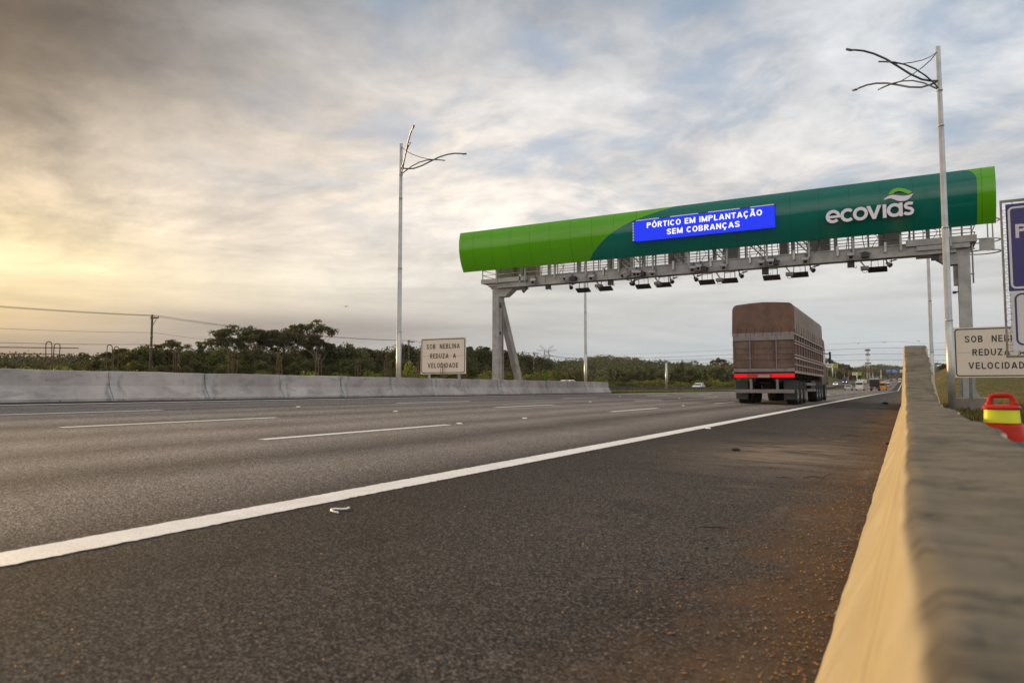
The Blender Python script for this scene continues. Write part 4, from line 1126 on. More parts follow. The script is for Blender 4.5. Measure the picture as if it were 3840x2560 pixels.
# ------------------------------------------------------------------ fog warning signs
def fog_sign(x0, x1, z0, z1, Y, zg, label):
    t = thing('warning_sign', ((x0 + x1) / 2, Y, zg), label, 'road sign', 'white fog warning signs')
    W_ = x1 - x0; H_ = z1 - z0
    def rr_poly(m, r, n=6):
        pts = []
        for cx, cz, a in ((x1 - m - r, z1 - m - r, 0), (x0 + m + r, z1 - m - r, 90), (x0 + m + r, z0 + m + r, 180), (x1 - m - r, z0 + m + r, 270)):
            for k in range(n + 1):
                an = math.radians(a + 90 * k / n); pts.append((cx + r * math.cos(an), cz + r * math.sin(an)))
        return pts
    mb = MB(); mb.box(x0, x1, Y, Y + 0.03, z0, z1); part('sign_panel', mb, M['signface'], t)
    a = rr_poly(0.045, 0.11); b = rr_poly(0.085, 0.08)
    mb = MB(); k = len(a)
    v = [(p, Y - 0.004, q) for p, q in a] + [(p, Y - 0.004, q) for p, q in b]
    mb.add(v, [(i, (i + 1) % k, k + (i + 1) % k, k + i) for i in range(k)])
    mb.box(x0 + 0.11, x1 - 0.11, Y - 0.003, Y + 0.001, z0 + H_ * 0.495, z0 + H_ * 0.495 + 0.008)
    part('border', mb, M['signblack'], t)
    cx = (x0 + x1) / 2
    for txt, cz, wd in (('SOB  NEBLINA', 0.765, 0.735), ('REDUZA  A', 0.50, 0.575), ('VELOCIDADE', 0.235, 0.675)):
        lettering(txt, cx - wd * W_ / 2, cx + wd * W_ / 2, z0 + H_ * cz - 0.12, 0.245, Y - 0.006, M['signblack'], t, t=0.165, gap=0.215)
    for fx in (0.18, 0.84):
        mb = MB(); mb.box(x0 + W_ * fx - 0.05, x0 + W_ * fx + 0.05, Y + 0.04, Y + 0.14, zg, z1 - 0.1); part('leg', mb, M['galv_matte'] if x0 < 0 else M['steel_dark'], t)
    mb = MB()
    for fz in (0.15, 0.5, 0.85): mb.box(x0 + 0.05, x1 - 0.05, Y + 0.031, Y + 0.05, z0 + H_ * fz - 0.03, z0 + H_ * fz + 0.03)
    part('back_rail', mb, M['signback'], t)
fog_sign(-22.17, -19.37, 1.57, 3.42, 30.0, 0.48, 'white fog warning sign standing in the median behind the far barrier')
wl = at_y(3573, 1233, 31.5)
fog_sign(wl[0], wl[0] + 2.8, 1.26, 3.14, 31.5, -0.05, 'white fog warning sign at the right, partly covered by the blue banner')

# ------------------------------------------------------------------ blue banner laced into a frame
BY = 18.0
t = thing('banner_sign', (3.1, BY, -0.05), 'tall blue and white banner laced into a dark frame at the right edge', 'banner')
c00 = at_y(3757, 757, BY); c01 = at_y(3773, 1337, BY)
x0 = (c00[0] + c01[0]) / 2; zt = c00[2]; zb = c01[2]
x1 = x0 + 2.9
zm = at_y(3785, 1093, BY)[2]
mb = MB()
mb.bar((x0 - 0.0, BY, zb), (x0, BY, zt), 0.04, 0.05); mb.bar((x1, BY, zb), (x1, BY, zt), 0.04, 0.05)
mb.bar((x0 - .02, BY, zt), (x1 + .02, BY, zt), 0.04, 0.05); mb.bar((x0 - .02, BY, zb), (x1 + .02, BY, zb), 0.04, 0.05)
part('frame', mb, M['steel_dark'], t)
xi = x0 + 0.078
mb = MB(); mb.box(xi, x1 - 0.13, BY - 0.012, BY + 0.0, zm, zt - 0.07); bl = part('banner', mb, M['signblue'], t)
bl['label'] = 'blue upper banner'
mb = MB(); mb.box(xi + 0.01, x1 - 0.13, BY - 0.012, BY + 0.0, zb + 0.10, zm - 0.006); bw = part('banner', mb, M['bannerwhite'], t)
bw['label'] = 'white lower banner'
def ring(x0, x1, z0, z1, wd, r, y):
    def poly(m, r, n=6):
        pts = []
        for cx, cz, a in ((x1 - m - r, z1 - m - r, 0), (x0 + m + r, z1 - m - r, 90), (x0 + m + r, z0 + m + r, 180), (x1 - m - r, z0 + m + r, 270)):
            for k in range(n + 1):
                an = math.radians(a + 90 * k / n); pts.append((cx + r * math.cos(an), cz + r * math.sin(an)))
        return pts
    a = poly(0, r); b = poly(wd, max(r - wd, 0.01)); k = len(a)
    return MB().add([(p, y, q) for p, q in a] + [(p, y, q) for p, q in b], [(i, (i + 1) % k, k + (i + 1) % k, k + i) for i in range(k)])
part('border_line', ring(xi + 0.034, x1 - 0.13, zm + 0.05, zt - 0.13, 0.042, 0.10, BY - 0.016), M['bannerwhite'], bl)
part('border_line', ring(xi + 0.085, x1 - 0.15, zb + 0.23, zm - 0.045, 0.036, 0.13, BY - 0.016), M['signblue'], bw)
pL = at_y(3808.5, 893, BY)
lettering('P', pL[0], pL[0] + 0.21, pL[2], 0.29, BY - 0.017, M['bannerwhite'], bl, t=0.19)
mb = MB(); rr = random.Random(5)
z = zb + 0.1
k = 0
while z < zt - 0.1:
    mb.tube([(x0, BY - 0.02, z), (xi + 0.03, BY - 0.02, z + 0.02)], 0.0045, 5)
    mb.tube([(x0, BY - 0.02, z), (xi + 0.02, BY - 0.02, z - 0.10 + 0.02 * rr.random())], 0.003, 5)
    z += 0.13; k += 1
for k in range(12):
    x = xi + 0.1 + k * 0.22
    mb.tube([(x, BY - 0.02, zb), (x + 0.03, BY - 0.02, zb + 0.13)], 0.0045, 5); mb.tube([(x, BY - 0.02, zt), (x + 0.03, BY - 0.02, zt - 0.1)], 0.0045, 5)
part('lacing', mb, M['black'], t)
mb = MB(); mb.box(x0 + 0.75, x0 + 0.85, BY + 0.03, BY + 0.11, -0.05, zt - 0.05); part('leg', mb, M['galv_matte'], t)
mb = MB(); mb.box(x1 - 0.65, x1 - 0.55, BY + 0.03, BY + 0.11, -0.05, zt - 0.05); part('leg', mb, M['galv_matte'], t)

# ------------------------------------------------------------------ plastic drum with a handle, behind the barrier
DY = 5.2
c = at_y(3757, 1560, DY)
t = thing('traffic_drum', (c[0], DY, -0.03), 'orange red plastic traffic drum with a handle and yellow band behind the barrier', 'traffic drum')
ux = lambda px, py: at_y(px, py, DY)
s_ = 5.2 * 0.00043
def sect(w_, d_, z, n=28, p=3.2):
    r = []
    for k in range(n):
        a = 2 * PI * k / n; ca, sa = math.cos(a), math.sin(a)
        r.append((math.copysign(abs(ca) ** (2 / p), ca) * w_, math.copysign(abs(sa) ** (2 / p), sa) * d_, z))
    return r
zt_ = ux(3757, 1533)[2] + 0.03; zb1 = ux(3757, 1587)[2] + 0.03; zfl = ux(3757, 1630)[2] + 0.03; XK = 0.72; zhd = ux(3740, 1472)[2] + 0.03
hw = 0.128; hd = 0.11
rot_ = math.radians(-14)
def place(rows):
    return [[(XK * (x * math.cos(rot_) - y * math.sin(rot_)), XK * (x * math.sin(rot_) + y * math.cos(rot_)), z) for x, y, z in r] for r in rows]
mb = MB()
prof = [(0.172, zfl - 0.04), (0.172, zfl - 0.005), (0.166, zfl + 0.01), (0.150, zfl + 0.05), (0.140, zfl + 0.075), (hw + 0.004, zb1 - 0.012), (hw + 0.002, zb1)]
mb.grid(place([sect(a, a * 0.88, z) for a, z in prof]), True, close=True)
mb.build('drum_body', M['drumred'], t, world=False)
mb = MB(); mb.grid(place([sect(hw + 0.001, hd + 0.001, zb1), sect(hw - 0.006, hd - 0.006, zt_)]), True, close=True); mb.build('reflective_band', M['drumband'], t, world=False)
mb = MB()
prof = [(hw - 0.004, hd - 0.004, zt_ - 0.004), (hw + 0.006, hd + 0.006, zt_), (hw + 0.008, hd + 0.008, zt_ + 0.010), (hw - 0.004, hd - 0.008, zt_ + 0.022), (hw - 0.04, hd - 0.05, zt_ + 0.027), (0.02, 0.02, zt_ + 0.029)]
mb.grid(place([sect(a, b, z) for a, b, z in prof]), True, close=True)
mb.build('drum_lid', M['drumred'], t, world=False)
mb = MB()
hz = zhd
path = [(-0.094, 0, zt_ + 0.018), (-0.083, 0, zt_ + 0.034), (-0.078, 0, hz - 0.040), (-0.070, 0, hz - 0.024), (-0.050, 0, hz - 0.017), (0.050, 0, hz - 0.015), (0.070, 0, hz - 0.022), (0.080, 0, hz - 0.040), (0.087, 0, zt_ + 0.034), (0.100, 0, zt_ + 0.018)]
mb.tube(place([path])[0], [0.026, 0.019, 0.016, 0.016, 0.016, 0.016, 0.016, 0.016, 0.019, 0.026], 12)
mb.build('handle', M['drumred'], t, world=False)
mb = MB(); mb.grid(place([sect(0.21, 0.19, 0.0), sect(0.21, 0.19, 0.05), sect(0.185, 0.165, 0.08), sect(0.185, 0.165, zfl - 0.031), sect(0.05, 0.05, zfl - 0.029)]), False, close=True)
mb.build('drum_base', M['rubber'], t, world=False)
#==VEHICLES==

# ================================================================== VEHICLES
M['tarp'] = plain('brown_tarpaulin', (0.125, 0.064, 0.043), 0.62, 0.0, 0.3, 1.6, 0.9, 2.2, dirt=((0.20, 0.13, 0.09), 0.35))
M['tarpside'] = plain('taupe_tarpaulin', (0.205, 0.155, 0.125), 0.6, 0.0, 0.25, 1.4, 0.9, 2.0, dirt=((0.27, 0.21, 0.17), 0.35))
M['boards'] = plain('red_brown_boards', (0.105, 0.046, 0.034), 0.6, 0.0, 0.3, 1.6, 0.1)
M['boards2'] = plain('brown_tailboards', (0.115, 0.072, 0.052), 0.6, 0.0, 0.3, 1.6, 0.1)
M['rail'] = plain('pale_rail', (0.34, 0.25, 0.21), 0.45, 0.1, 0.15, 2.0)
M['railgrey'] = plain('grey_tail_beam', (0.19, 0.165, 0.16), 0.5, 0.1, 0.18, 2.0)
M['chassis'] = plain('black_chassis', (0.020, 0.017, 0.017), 0.65, 0.2, 0.3, 3.0)
M['tyre'] = plain('tyre_rubber', (0.018, 0.017, 0.017), 0.85, 0.0, 0.2, 8.0, 0.2)
M['rim'] = plain('wheel_rim', (0.22, 0.21, 0.20), 0.45, 0.6, 0.2, 6.0)
M['tail'] = emit('tail_light_red', (1.0, 0.012, 0.02), 0.8)
M['taildim'] = plain('red_reflector', (0.42, 0.012, 0.014), 0.3, 0.0, 0.1, 6.0)
M['head'] = emit('head_lamp', (1.0, 0.80, 0.52), 5.0)
M['glass'] = plain('car_glass', (0.02, 0.022, 0.026), 0.08, 0.0, 0.1, 3.0)

def wheel(x, y, r, wd, parent, base, side=1):
    mb = MB()
    n = 28
    prof = [(r * 0.62, -wd / 2), (r * 0.93, -wd / 2), (r, -wd / 2 + 0.03), (r, wd / 2 - 0.03), (r * 0.93, wd / 2), (r * 0.62, wd / 2)]
    rows = [[(x + b, y + a * math.cos(2 * PI * k / n), base + r + a * math.sin(2 * PI * k / n)) for k in range(n)] for a, b in prof]
    mb.grid(rows, True, close=True)
    o = mb.build('wheel', M['tyre'], parent, world=False)
    mb = MB()
    xo = wd / 2 * side
    prof = [(r * 0.62, xo - 0.01 * side), (r * 0.58, xo - 0.06 * side), (r * 0.30, xo - 0.08 * side), (r * 0.22, xo - 0.01 * side), (0.01, xo)]
    rows = [[(x + b, y + a * math.cos(2 * PI * k / n), base + r + a * math.sin(2 * PI * k / n)) for k in range(n)] for a, b in prof]
    mb.grid(rows, True, close=True)
    for k in range(8):
        aa = 2 * PI * k / 8
        mb.tube([(x + xo - 0.07 * side, y + r * .42 * math.cos(aa), base + r + r * .42 * math.sin(aa)), (x + xo - 0.045 * side, y + r * .42 * math.cos(aa), base + r + r * .42 * math.sin(aa))], 0.02, 6)
    mb.build('rim', M['rim'], o, world=False)
    return o

# ---- the covered lorry under the gantry (rear end nearest)
TY = 32.4; TX = -5.42
zr_ = float(zroad(TX, TY))
T = thing('cargo_lorry', (TX, TY, zr_), 'brown tarpaulin covered cargo lorry driving away under the gantry', 'lorry', rz=0.0)
Wd = 1.28; LEN = 11.6
def tb(name, mb, mat, parent=None, bevel=0.0):
    return mb.build(name, mat, parent or T, bevel, world=False)
# lower board walls
mb = MB(); mb.box(-Wd, Wd, 0.06, LEN, 1.42, 3.36)
body = tb('cargo_body', mb, M['boards'], None, 0.02)
mb = MB()
for k in range(13):
    y = 0.12 + k * 0.95
    mb.box(Wd, Wd + 0.035, y, y + 0.09, 1.42, 3.30); mb.box(-Wd - 0.035, -Wd, y, y + 0.09, 1.42, 3.30)
build_split(mb, 'side_post', M['boards'], body, 0, False)
for z0_, h_, pr in ((1.36, 0.10, 0.055), (1.70, 0.05, 0.045), (1.98, 0.07, 0.05), (2.12, 0.05, 0.045), (2.62, 0.045, 0.045), (2.74, 0.035, 0.045), (3.02, 0.075, 0.055)):
    mb = MB(); mb.box(Wd + 0.002, Wd + pr, 0.02, LEN, z0_, z0_ + h_); mb.box(-Wd - pr, -Wd - 0.002, 0.02, LEN, z0_, z0_ + h_)
    build_split(mb, 'side_rail', M['rail'], body, 0, False)
mb = MB(); mb.box(-Wd + 0.01, Wd - 0.01, 0.0, 0.055, 1.60, 2.78)
tg = tb('tailboard', mb, M['boards2'], None, 0.01)
mb = MB(); mb.box(-Wd, Wd, -0.03, 0.055, 2.80, 3.14); tb('tail_beam', mb, M['railgrey'], tg, 0.01)
mb = MB(); mb.box(-Wd, Wd, -0.02, 0.055, 1.42, 1.58); tb('tail_beam', mb, M['railgrey'], tg, 0.01)
mb = MB()
for x in (-1.2, -0.45, 0.45, 1.2): mb.box(x - 0.035, x + 0.035, -0.03, 0.0, 1.62, 2.76)
for z in (1.95, 2.2, 2.45): mb.box(-1.24, 1.24, -0.018, 0.0, z, z + 0.025)
build_split(mb, 'tailboard_rib', M['boards'], tg, 0, False)
mb = MB()
for x in (-0.55, 0.55):
    mb.box(x - 0.02, x + 0.02, -0.06, -0.03, 1.5, 3.1); mb.tube([(x - 0.1, -0.06, 2.0), (x + 0.12, -0.06, 2.0)], 0.018, 6)
build_split(mb, 'door_bar', M['railgrey'], tg, 0, False)
# tarpaulin hood with a rounded top and sagging cloth
rows = []
for k in range(61):
    y = 0.02 + (LEN + 0.0) * k / 60
    sag = 0.035 * math.sin(k * 0.62 * PI) ** 2
    Hh = 4.42 - sag
    dark = 0.018 * math.sin(k * 0.62 * PI)
    x_ = Wd + 0.035 + dark * 0.6
    r = 0.24
    pts = [(x_ + 0.01, 3.12), (x_, 3.5), (x_ - 0.01, 3.9), (x_ - 0.02, Hh - r)]
    pts += [(x_ - 0.02 - r + r * math.cos(a), Hh - r + r * math.sin(a)) for a in np.linspace(0.2, PI / 2, 6)]
    pts += [(0.5, Hh + 0.05), (0.0, Hh + 0.07)]
    full = pts + [(-a, b) for a, b in pts[-2::-1]]
    rows.append([(a, y, b) for a, b in full])
mb = MB(); mb.grid(rows, True)
tp = tb('tarpaulin', mb, M['tarpside'])
mb = MB()
n_ = len(rows[0])
back = [(p[0] * 0.998, 0.015, p[2]) for p in rows[0]]
cols_ = []
for s in np.linspace(0, 1, 9):
    cols_.append([(p[0], 0.012 - 0.03 * math.sin(PI * s) * (0.5 + 0.5 * math.sin(p[0] * 5)), 3.12 + (p[2] - 3.12) * s) for p in back])
mb.grid(cols_, True)
tb('rear_flap', mb, M['tarp'], tp)
mb = MB()
for k in range(14):
    y = 0.3 + k * 0.85
    mb.tube([(Wd + 0.07, y, 3.06), (Wd + 0.06, y + 0.1, 3.5)], 0.008, 5)
    mb.tube([(-Wd - 0.07, y, 3.06), (-Wd - 0.06, y + 0.1, 3.5)], 0.008, 5)
for x in np.linspace(-1.1, 1.1, 7): mb.tube([(x, -0.035, 3.0), (x + 0.06, -0.03, 3.4)], 0.008, 5)
build_split(mb, 'tie_rope', M['black'], tp, 0, False)
# chassis, bumper, lights
mb = MB()
for x in (-0.45, 0.45): mb.box(x - 0.06, x + 0.06, 0.15, LEN, 1.0, 1.32)
for y in np.arange(0.3, LEN, 1.3): mb.box(-1.2, 1.2, y, y + 0.1, 1.18, 1.34)
mb.box(-1.22, 1.22, 0.2, LEN, 1.345, 1.415)
mb.box(0.75, 1.2, 6.6, 8.6, 0.55, 1.1); mb.box(-1.2, -0.75, 6.6, 8.6, 0.55, 1.1)
tb('chassis', mb, M['chassis'])
mb = MB(); mb.box(-1.24, 1.24, -0.02, 0.10, 0.50, 0.66); mb.box(-0.6, -0.5, 0.02, 0.2, 0.66, 1.1); mb.box(0.5, 0.6, 0.02, 0.2, 0.66, 1.1)
tb('bumper', mb, M['railgrey'], None, 0.01)
mb = MB(); mb.box(-1.27, 1.27, 0.0, 0.08, 1.16, 1.36); lb = tb('light_bar', mb, M['taildim'], None, 0.01)
for xa, xb in ((-1.25, -0.72), (0.35, 1.25)):
    mb = MB(); mb.box(xa, xb, -0.022, 0.0, 1.19, 1.33); tb('tail_light', mb, M['tail'], lb)
mb = MB(); mb.box(-0.24, 0.24, -0.022, 0.0, 1.18, 1.30); tb('number_plate', mb, M['rail'], lb)
for s in (-1, 1):
    for y in (1.15, 2.42, 3.69, 9.0, 10.27):
        wheel(s * 1.02, y, 0.52, 0.46, T, 0.0, s)
    mb = MB(); mb.box(s * 1.02 - 0.26, s * 1.02 + 0.26, 0.42, 0.45, 0.22, 1.05); tb('mud_flap', mb, M['black'])
    mb = MB()
    mb.box(s * 1.2 - 0.03, s * 1.2 + 0.03, 4.5, 8.4, 0.55, 0.68); mb.box(s * 1.2 - 0.03, s * 1.2 + 0.03, 4.5, 8.4, 0.85, 0.98)
    build_split(mb, 'side_guard', M['railgrey'], T, 0, False)
# tractor ahead of the trailer
mb = MB()
poly = [(LEN + 0.5, 0.9), (LEN + 2.9, 0.9), (LEN + 2.95, 1.8), (LEN + 2.6, 3.0), (LEN + 2.2, 3.55), (LEN + 0.6, 3.7), (LEN + 0.5, 3.5)]
mb.prism(poly, lambda a, b, d: (d, a, b), -1.2, 1.2)
cb = tb('cab', mb, M['boards'], None, 0.05)
for s in (-1, 1):
    mb = MB(); mb.prism([(LEN + 1.5, 2.1), (LEN + 2.6, 2.1), (LEN + 2.35, 2.85), (LEN + 1.5, 2.95)], lambda a, b, d: (d, a, b), s * 1.2, s * 1.206); tb('side_window', mb, M['glass'], cb)
    mb = MB(); mb.tube([(s * 1.2, LEN + 2.5, 2.8), (s * 1.5, LEN + 2.6, 2.8)], 0.03); mb.box(s * 1.47 - 0.05, s * 1.47 + 0.05, LEN + 2.55, LEN + 2.75, 2.2, 2.9); tb('mirror', mb, M['black'], cb)
    for y in (LEN + 0.1, LEN + 2.2): wheel(s * 1.03, y, 0.52, 0.4, T, 0.0, s)
mb = MB(); mb.box(-0.4, 0.4, LEN - 0.3, LEN + 2.6, 0.7, 0.95); tb('tractor_frame', mb, M['chassis'])

# ---- cars, vans and lorries
def paint(name, c):
    m, n, b = new_mat(name)
    b.inputs['Base Color'].default_value = (*c, 1); b.inputs['Roughness'].default_value = 0.3
    b.inputs['Coat Weight'].default_value = 0.5; b.inputs['Metallic'].default_value = 0.15
    return m
PA = {k: paint('car_paint_' + k, v) for k, v in dict(white=(0.66, 0.65, 0.63), silver=(0.36, 0.37, 0.385), dark=(0.03, 0.032, 0.038), blue=(0.02, 0.06, 0.24), orange=(0.62, 0.26, 0.02), red=(0.28, 0.02, 0.02)).items()}
def car(kind, colr, loc, label, away=True, lit=True):
    rz = 0.0 if away else PI
    t = thing({'car': 'car', 'suv': 'car', 'van': 'van', 'bus': 'minibus'}[kind], loc, label, {'car': 'car', 'suv': 'car', 'van': 'van', 'bus': 'minibus'}[kind],
              'vehicles far down the motorway', rz)
    if kind == 'car': Lc, hb, ht, w_ = 4.3, 0.86, 1.46, 0.87; side = [(0, .35), (0.02, .86), (.35, .92), (.85, 1.40), (1.3, 1.46), (2.2, 1.44), (2.95, .95), (4.0, .82), (4.3, .62), (4.3, .3)]
    elif kind == 'suv': Lc, hb, ht, w_ = 4.5, 1.0, 1.72, 0.92; side = [(0, .4), (0, 1.0), (.25, 1.62), (.6, 1.72), (2.4, 1.70), (3.1, 1.1), (4.2, 1.0), (4.5, .75), (4.5, .38)]
    elif kind == 'van': Lc, hb, ht, w_ = 5.6, 1.3, 2.45, 0.99; side = [(0, .4), (0, 2.2), (.12, 2.45), (4.0, 2.42), (4.7, 1.5), (5.4, 1.15), (5.6, .8), (5.6, .35)]
    else: Lc, hb, ht, w_ = 6.6, 1.5, 2.6, 1.05; side = [(0, .4), (0, 2.3), (.2, 2.6), (5.2, 2.58), (5.8, 1.7), (6.5, 1.35), (6.6, .9), (6.6, .35)]
    mb = MB()
    n = len(side)
    ins = lambda z: w_ - 0.16 * max(0, (z - hb) / (ht - hb)) - (0.04 if z < 0.5 else 0)
    v = [(-ins(z), y, z) for y, z in side] + [(ins(z), y, z) for y, z in side]
    mb.add(v, [(i, (i + 1) % n, n + (i + 1) % n, n + i) for i in range(n)] + [list(range(n))[::-1], list(range(n, 2 * n))])
    b = mb.build('body', PA[colr], t, 0.05, world=False)
    # rear or front glass and side glass, a little proud of the body
    ri = 2 if kind in ('car',) else 1
    (ya, za), (yb, zb) = side[ri], side[ri + 1]
    if kind in ('van', 'bus'): ya, za, yb, zb = 0.0, 1.45, 0.0, 2.1
    mb = MB(); e = 0.02
    mb.add([(-ins(za) * .86, ya - e, za + .04), (ins(za) * .86, ya - e, za + .04), (ins(zb) * .86, yb - e, zb - .02), (-ins(zb) * .86, yb - e, zb - .02)], [(0, 1, 2, 3)])
    if kind not in ('van',) or True:
        mb.build('rear_window', M['glass'], t, world=False)
    (ya, za), (yb, zb) = side[-5] if kind != 'car' else side[5], side[-4] if kind != 'car' else side[6]
    mb = MB()
    mb.add([(-ins(za) * .88, ya + e, za - .03), (ins(za) * .88, ya + e, za - .03), (ins(zb) * .88, yb + e, zb + .05), (-ins(zb) * .88, yb + e, zb + .05)], [(3, 2, 1, 0)])
    mb.build('windscreen', M['glass'], t, world=False)
    for s in (-1, 1):
        mb = MB(); z0, z1 = hb + 0.06, ht - 0.1
        y0, y1 = (0.75, 2.6) if kind == 'car' else (0.4, 2.8) if kind == 'suv' else (Lc * .55, Lc * .78) if kind == 'van' else (0.5, 4.9)
        mb.add([(s * (ins(z0) + .012), y0 - 0.2 * (kind == 'car'), z0), (s * (ins(z0) + .012), y1 + .25, z0), (s * (ins(z1) + .012), y1 - .2, z1), (s * (ins(z1) + .012), y0 + .3, z1)], [(0, 1, 2, 3)])
        mb.build('side_window', M['glass'], t, world=False)
        zt2 = hb - 0.12 if kind != 'van' and kind != 'bus' else 1.1
        mb = MB(); mb.box(s * (w_ - .16) - .12, s * (w_ - .16) + .12, -0.03, 0.04, zt2 - .1, zt2 + .08); mb.build('tail_light', M['tail'] if lit and away else M['taildim'], t, world=False)
        mb = MB(); mb.box(s * (w_ - .2) - .14, s * (w_ - .2) + .14, Lc - 0.04, Lc + 0.03, .62, .78); mb.build('headlight', M['head'] if not away and lit else M['plainwhite'], t, world=False)
        for y in (Lc * .19, Lc * .80):
            mb = MB(); r = 0.33 if kind in ('car',) else 0.37
            mb.tube([(s * (w_ - 0.20), y, r), (s * (w_ + 0.005), y, r)], r, 18, True, False); mb.build('wheel', M['tyre'], t, world=False)
    return t
def far_ground(px, Y, dz=0.0):
    p = at_y(px, 1456, Y); return (p[0], Y, float(zroad(p[0], Y)) + dz)
car('car', 'silver', far_ground(3180, 200), 'silver saloon car in the left lane, first car beyond the lorry')
car('van', 'white', far_ground(3223, 206), 'white panel van right of the silver saloon, beside the grass median')
car('bus', 'orange', far_ground(3309, 236), 'orange yellow minibus just right of the dark box truck')
car('suv', 'silver', far_ground(3329, 300), 'silver car right of the orange minibus')
car('suv', 'dark', far_ground(3309, 372), 'dark car ahead of the orange minibus')
car('car', 'white', far_ground(3314, 470), 'white car with red tail lights ahead of the dark car')
car('car', 'white', far_ground(3328, 430), 'white hatchback with red tail lights ahead of the silver car')
car('car', 'silver', far_ground(3330, 540), 'small silver car high up in the queue below the blue road sign')
car('suv', 'dark', far_ground(3344, 640), 'small dark car below the middle of the blue road sign')
car('car', 'silver', far_ground(3350, 700), 'tiny silver car farthest up in the middle lanes')
car('van', 'white', far_ground(3375, 520), 'white van in the right lane beside the shoulder barrier')
car('bus', 'red', far_ground(3366, 690), 'dark red bus climbing the far hill')
car('van', 'white', far_ground(3377, 640), 'white van farther up the right lane, beyond the other white van')
def opp(px, Y, dz=0.0): return far_ground(px, Y, 0.02)
car('car', 'white', opp(3136, 330), 'white car coming down the opposite road, nearest to us', False)
car('car', 'white', opp(3222, 640), 'oncoming white car left of the white plate sign in the median', False)
car('car', 'silver', opp(3238, 700), 'oncoming silver car above the white plate sign in the median', False)
car('van', 'white', opp(3290, 1000), 'white van on the crest of the opposite road', False, False)
car('car', 'white', (-38.0, 151, 0.50), 'white car seen over the dark median wall left of the lorry', False, False)
car('car', 'white', (-40.0, 89, 0.50), 'white car roof passing behind the end of the pale concrete barrier', False, False)

def box_truck(loc, label, colr, boxmat, away=True, grp='vehicles far down the motorway'):
    t = thing('box_truck', loc, label, 'truck', grp, 0.0 if away else PI)
    mb = MB(); mb.box(-1.22, 1.22, 0.0, 6.2, 1.05, 3.35); bx_ = mb.build('cargo_box', boxmat, t, 0.03, world=False)
    mb = MB(); mb.box(-1.22, 1.22, -0.01, 6.2, 3.05, 3.40) ; mb.build('roof_edge', PA['silver'], bx_, world=False)
    mb = MB(); mb.box(-1.1, 1.1, -0.02, -0.011, 1.15, 2.98); mb.build('rear_door', M['chassis'], bx_, world=False)
    mb = MB(); mb.box(-0.25, 0.25, -0.05, 0.0, 0.80, 0.95); mb.build('number_plate', M['plainwhite'], bx_, world=False)
    mb = MB(); mb.prism([(6.3, 0.6), (8.3, 0.6), (8.35, 1.5), (8.0, 2.6), (6.3, 2.7)], lambda a, b, d: (d, a, b), -1.1, 1.1); cb = mb.build('cab', PA[colr], t, 0.05, world=False)
    mb = MB(); mb.add([(-1.0, 8.37, 1.55), (1.0, 8.37, 1.55), (0.95, 8.06, 2.5), (-0.95, 8.06, 2.5)], [(3, 2, 1, 0)]); mb.build('windscreen', M['glass'], cb, world=False)
    mb = MB(); mb.box(-1.2, 1.2, -0.05, 0.05, 0.5, 0.65); mb.box(-0.4, 0.4, 0, 8, 0.7, 1.0); mb.build('chassis', M['boards'], t, world=False)
    for s in (-1, 1):
        mb = MB(); mb.box(s * 0.95 - 0.15, s * 0.95 + 0.15, -0.06, 0.0, 0.7, 0.85); mb.build('tail_light', M['taildim'], t, world=False)
        mb = MB(); mb.box(s * 0.8 - 0.18, s * 0.8 + 0.18, 8.3, 8.39, 0.75, 0.98); mb.build('headlight', M['head'] if not away else M['plainwhite'], t, world=False)
        for y in (1.3, 7.3):
            mb = MB(); mb.tube([(s * 0.8, y, 0.46), (s * 1.15, y, 0.46)], 0.46, 18, True, False); mb.build('wheel', M['tyre'], t, world=False)
    return t
box_truck(far_ground(3280, 213), 'dark box truck with a pale roof edge in the middle of the road ahead', 'silver', PA['dark'])
box_truck(opp(3173, 430), 'blue lorry with lit headlights coming down the opposite road', 'blue', PA['blue'], False)

# ================================================================== FAR ROADSIDE THINGS
def billboard(px, w_px, ytop, ybot, ypost, Y, label):
    p0 = at_y(px - w_px / 2, ytop, Y); p1 = at_y(px + w_px / 2, ybot, Y)
    zg = at_y(px, ypost, Y)[2] - 1.5
    xm = (p0[0] + p1[0]) / 2
    t = thing('billboard', (xm, Y, zg), label, 'billboard', 'billboards on the dry hillside')
    wq = p0[0] + (p1[0] - p0[0]) * 0.49
    zt, zb = p0[2], p1[2]
    mb = MB(); mb.box(p0[0], p1[0], Y, Y + 0.25, zb, zt); part('panel', mb, M['signface'], t)
    mb = MB(); mb.prism([(wq, zb), (p1[0], zb), (p1[0], zt), (wq + (zt - zb) * 0.35, zt)], lambda a, b, d: (a, d, b), Y - 0.03, Y - 0.002); part('green_half', mb, M['limeboard'], t)
    h = zt - zb; wtot = p1[0] - p0[0]
    mb = MB()
    for f in (0.68, 0.42): mb.box(wq + wtot * 0.12, p1[0] - wtot * 0.06, Y - 0.05, Y - 0.031, zb + h * f, zb + h * (f + 0.09))
    for f in (0.70, 0.48): mb.box(p0[0] + wtot * 0.06, wq - wtot * 0.08, Y - 0.03, Y - 0.002, zb + h * f, zb + h * (f + 0.10))
    part('print_line', mb, M['signback'], t)
    mb = MB(); mb.tube([(xm, Y + 0.4, zg), (xm, Y + 0.4, zt - 0.3)], 0.35, 10); part('post', mb, M['plainwhite'], t)
M['limeboard'] = plain('lime_print', (0.34, 0.42, 0.03), 0.5, 0.0, 0.06, 0.3)
billboard(3121, 42, 1363, 1378, 1402, 470, 'nearer lime and white billboard on the hill just right of the lorry')
billboard(3213, 36, 1395, 1406.5, 1420, 640, 'farther lime and white billboard lower on the hillside')
Y = 330; p = at_y(3237, 1424, Y); q = at_y(3237, 1435.5, Y)
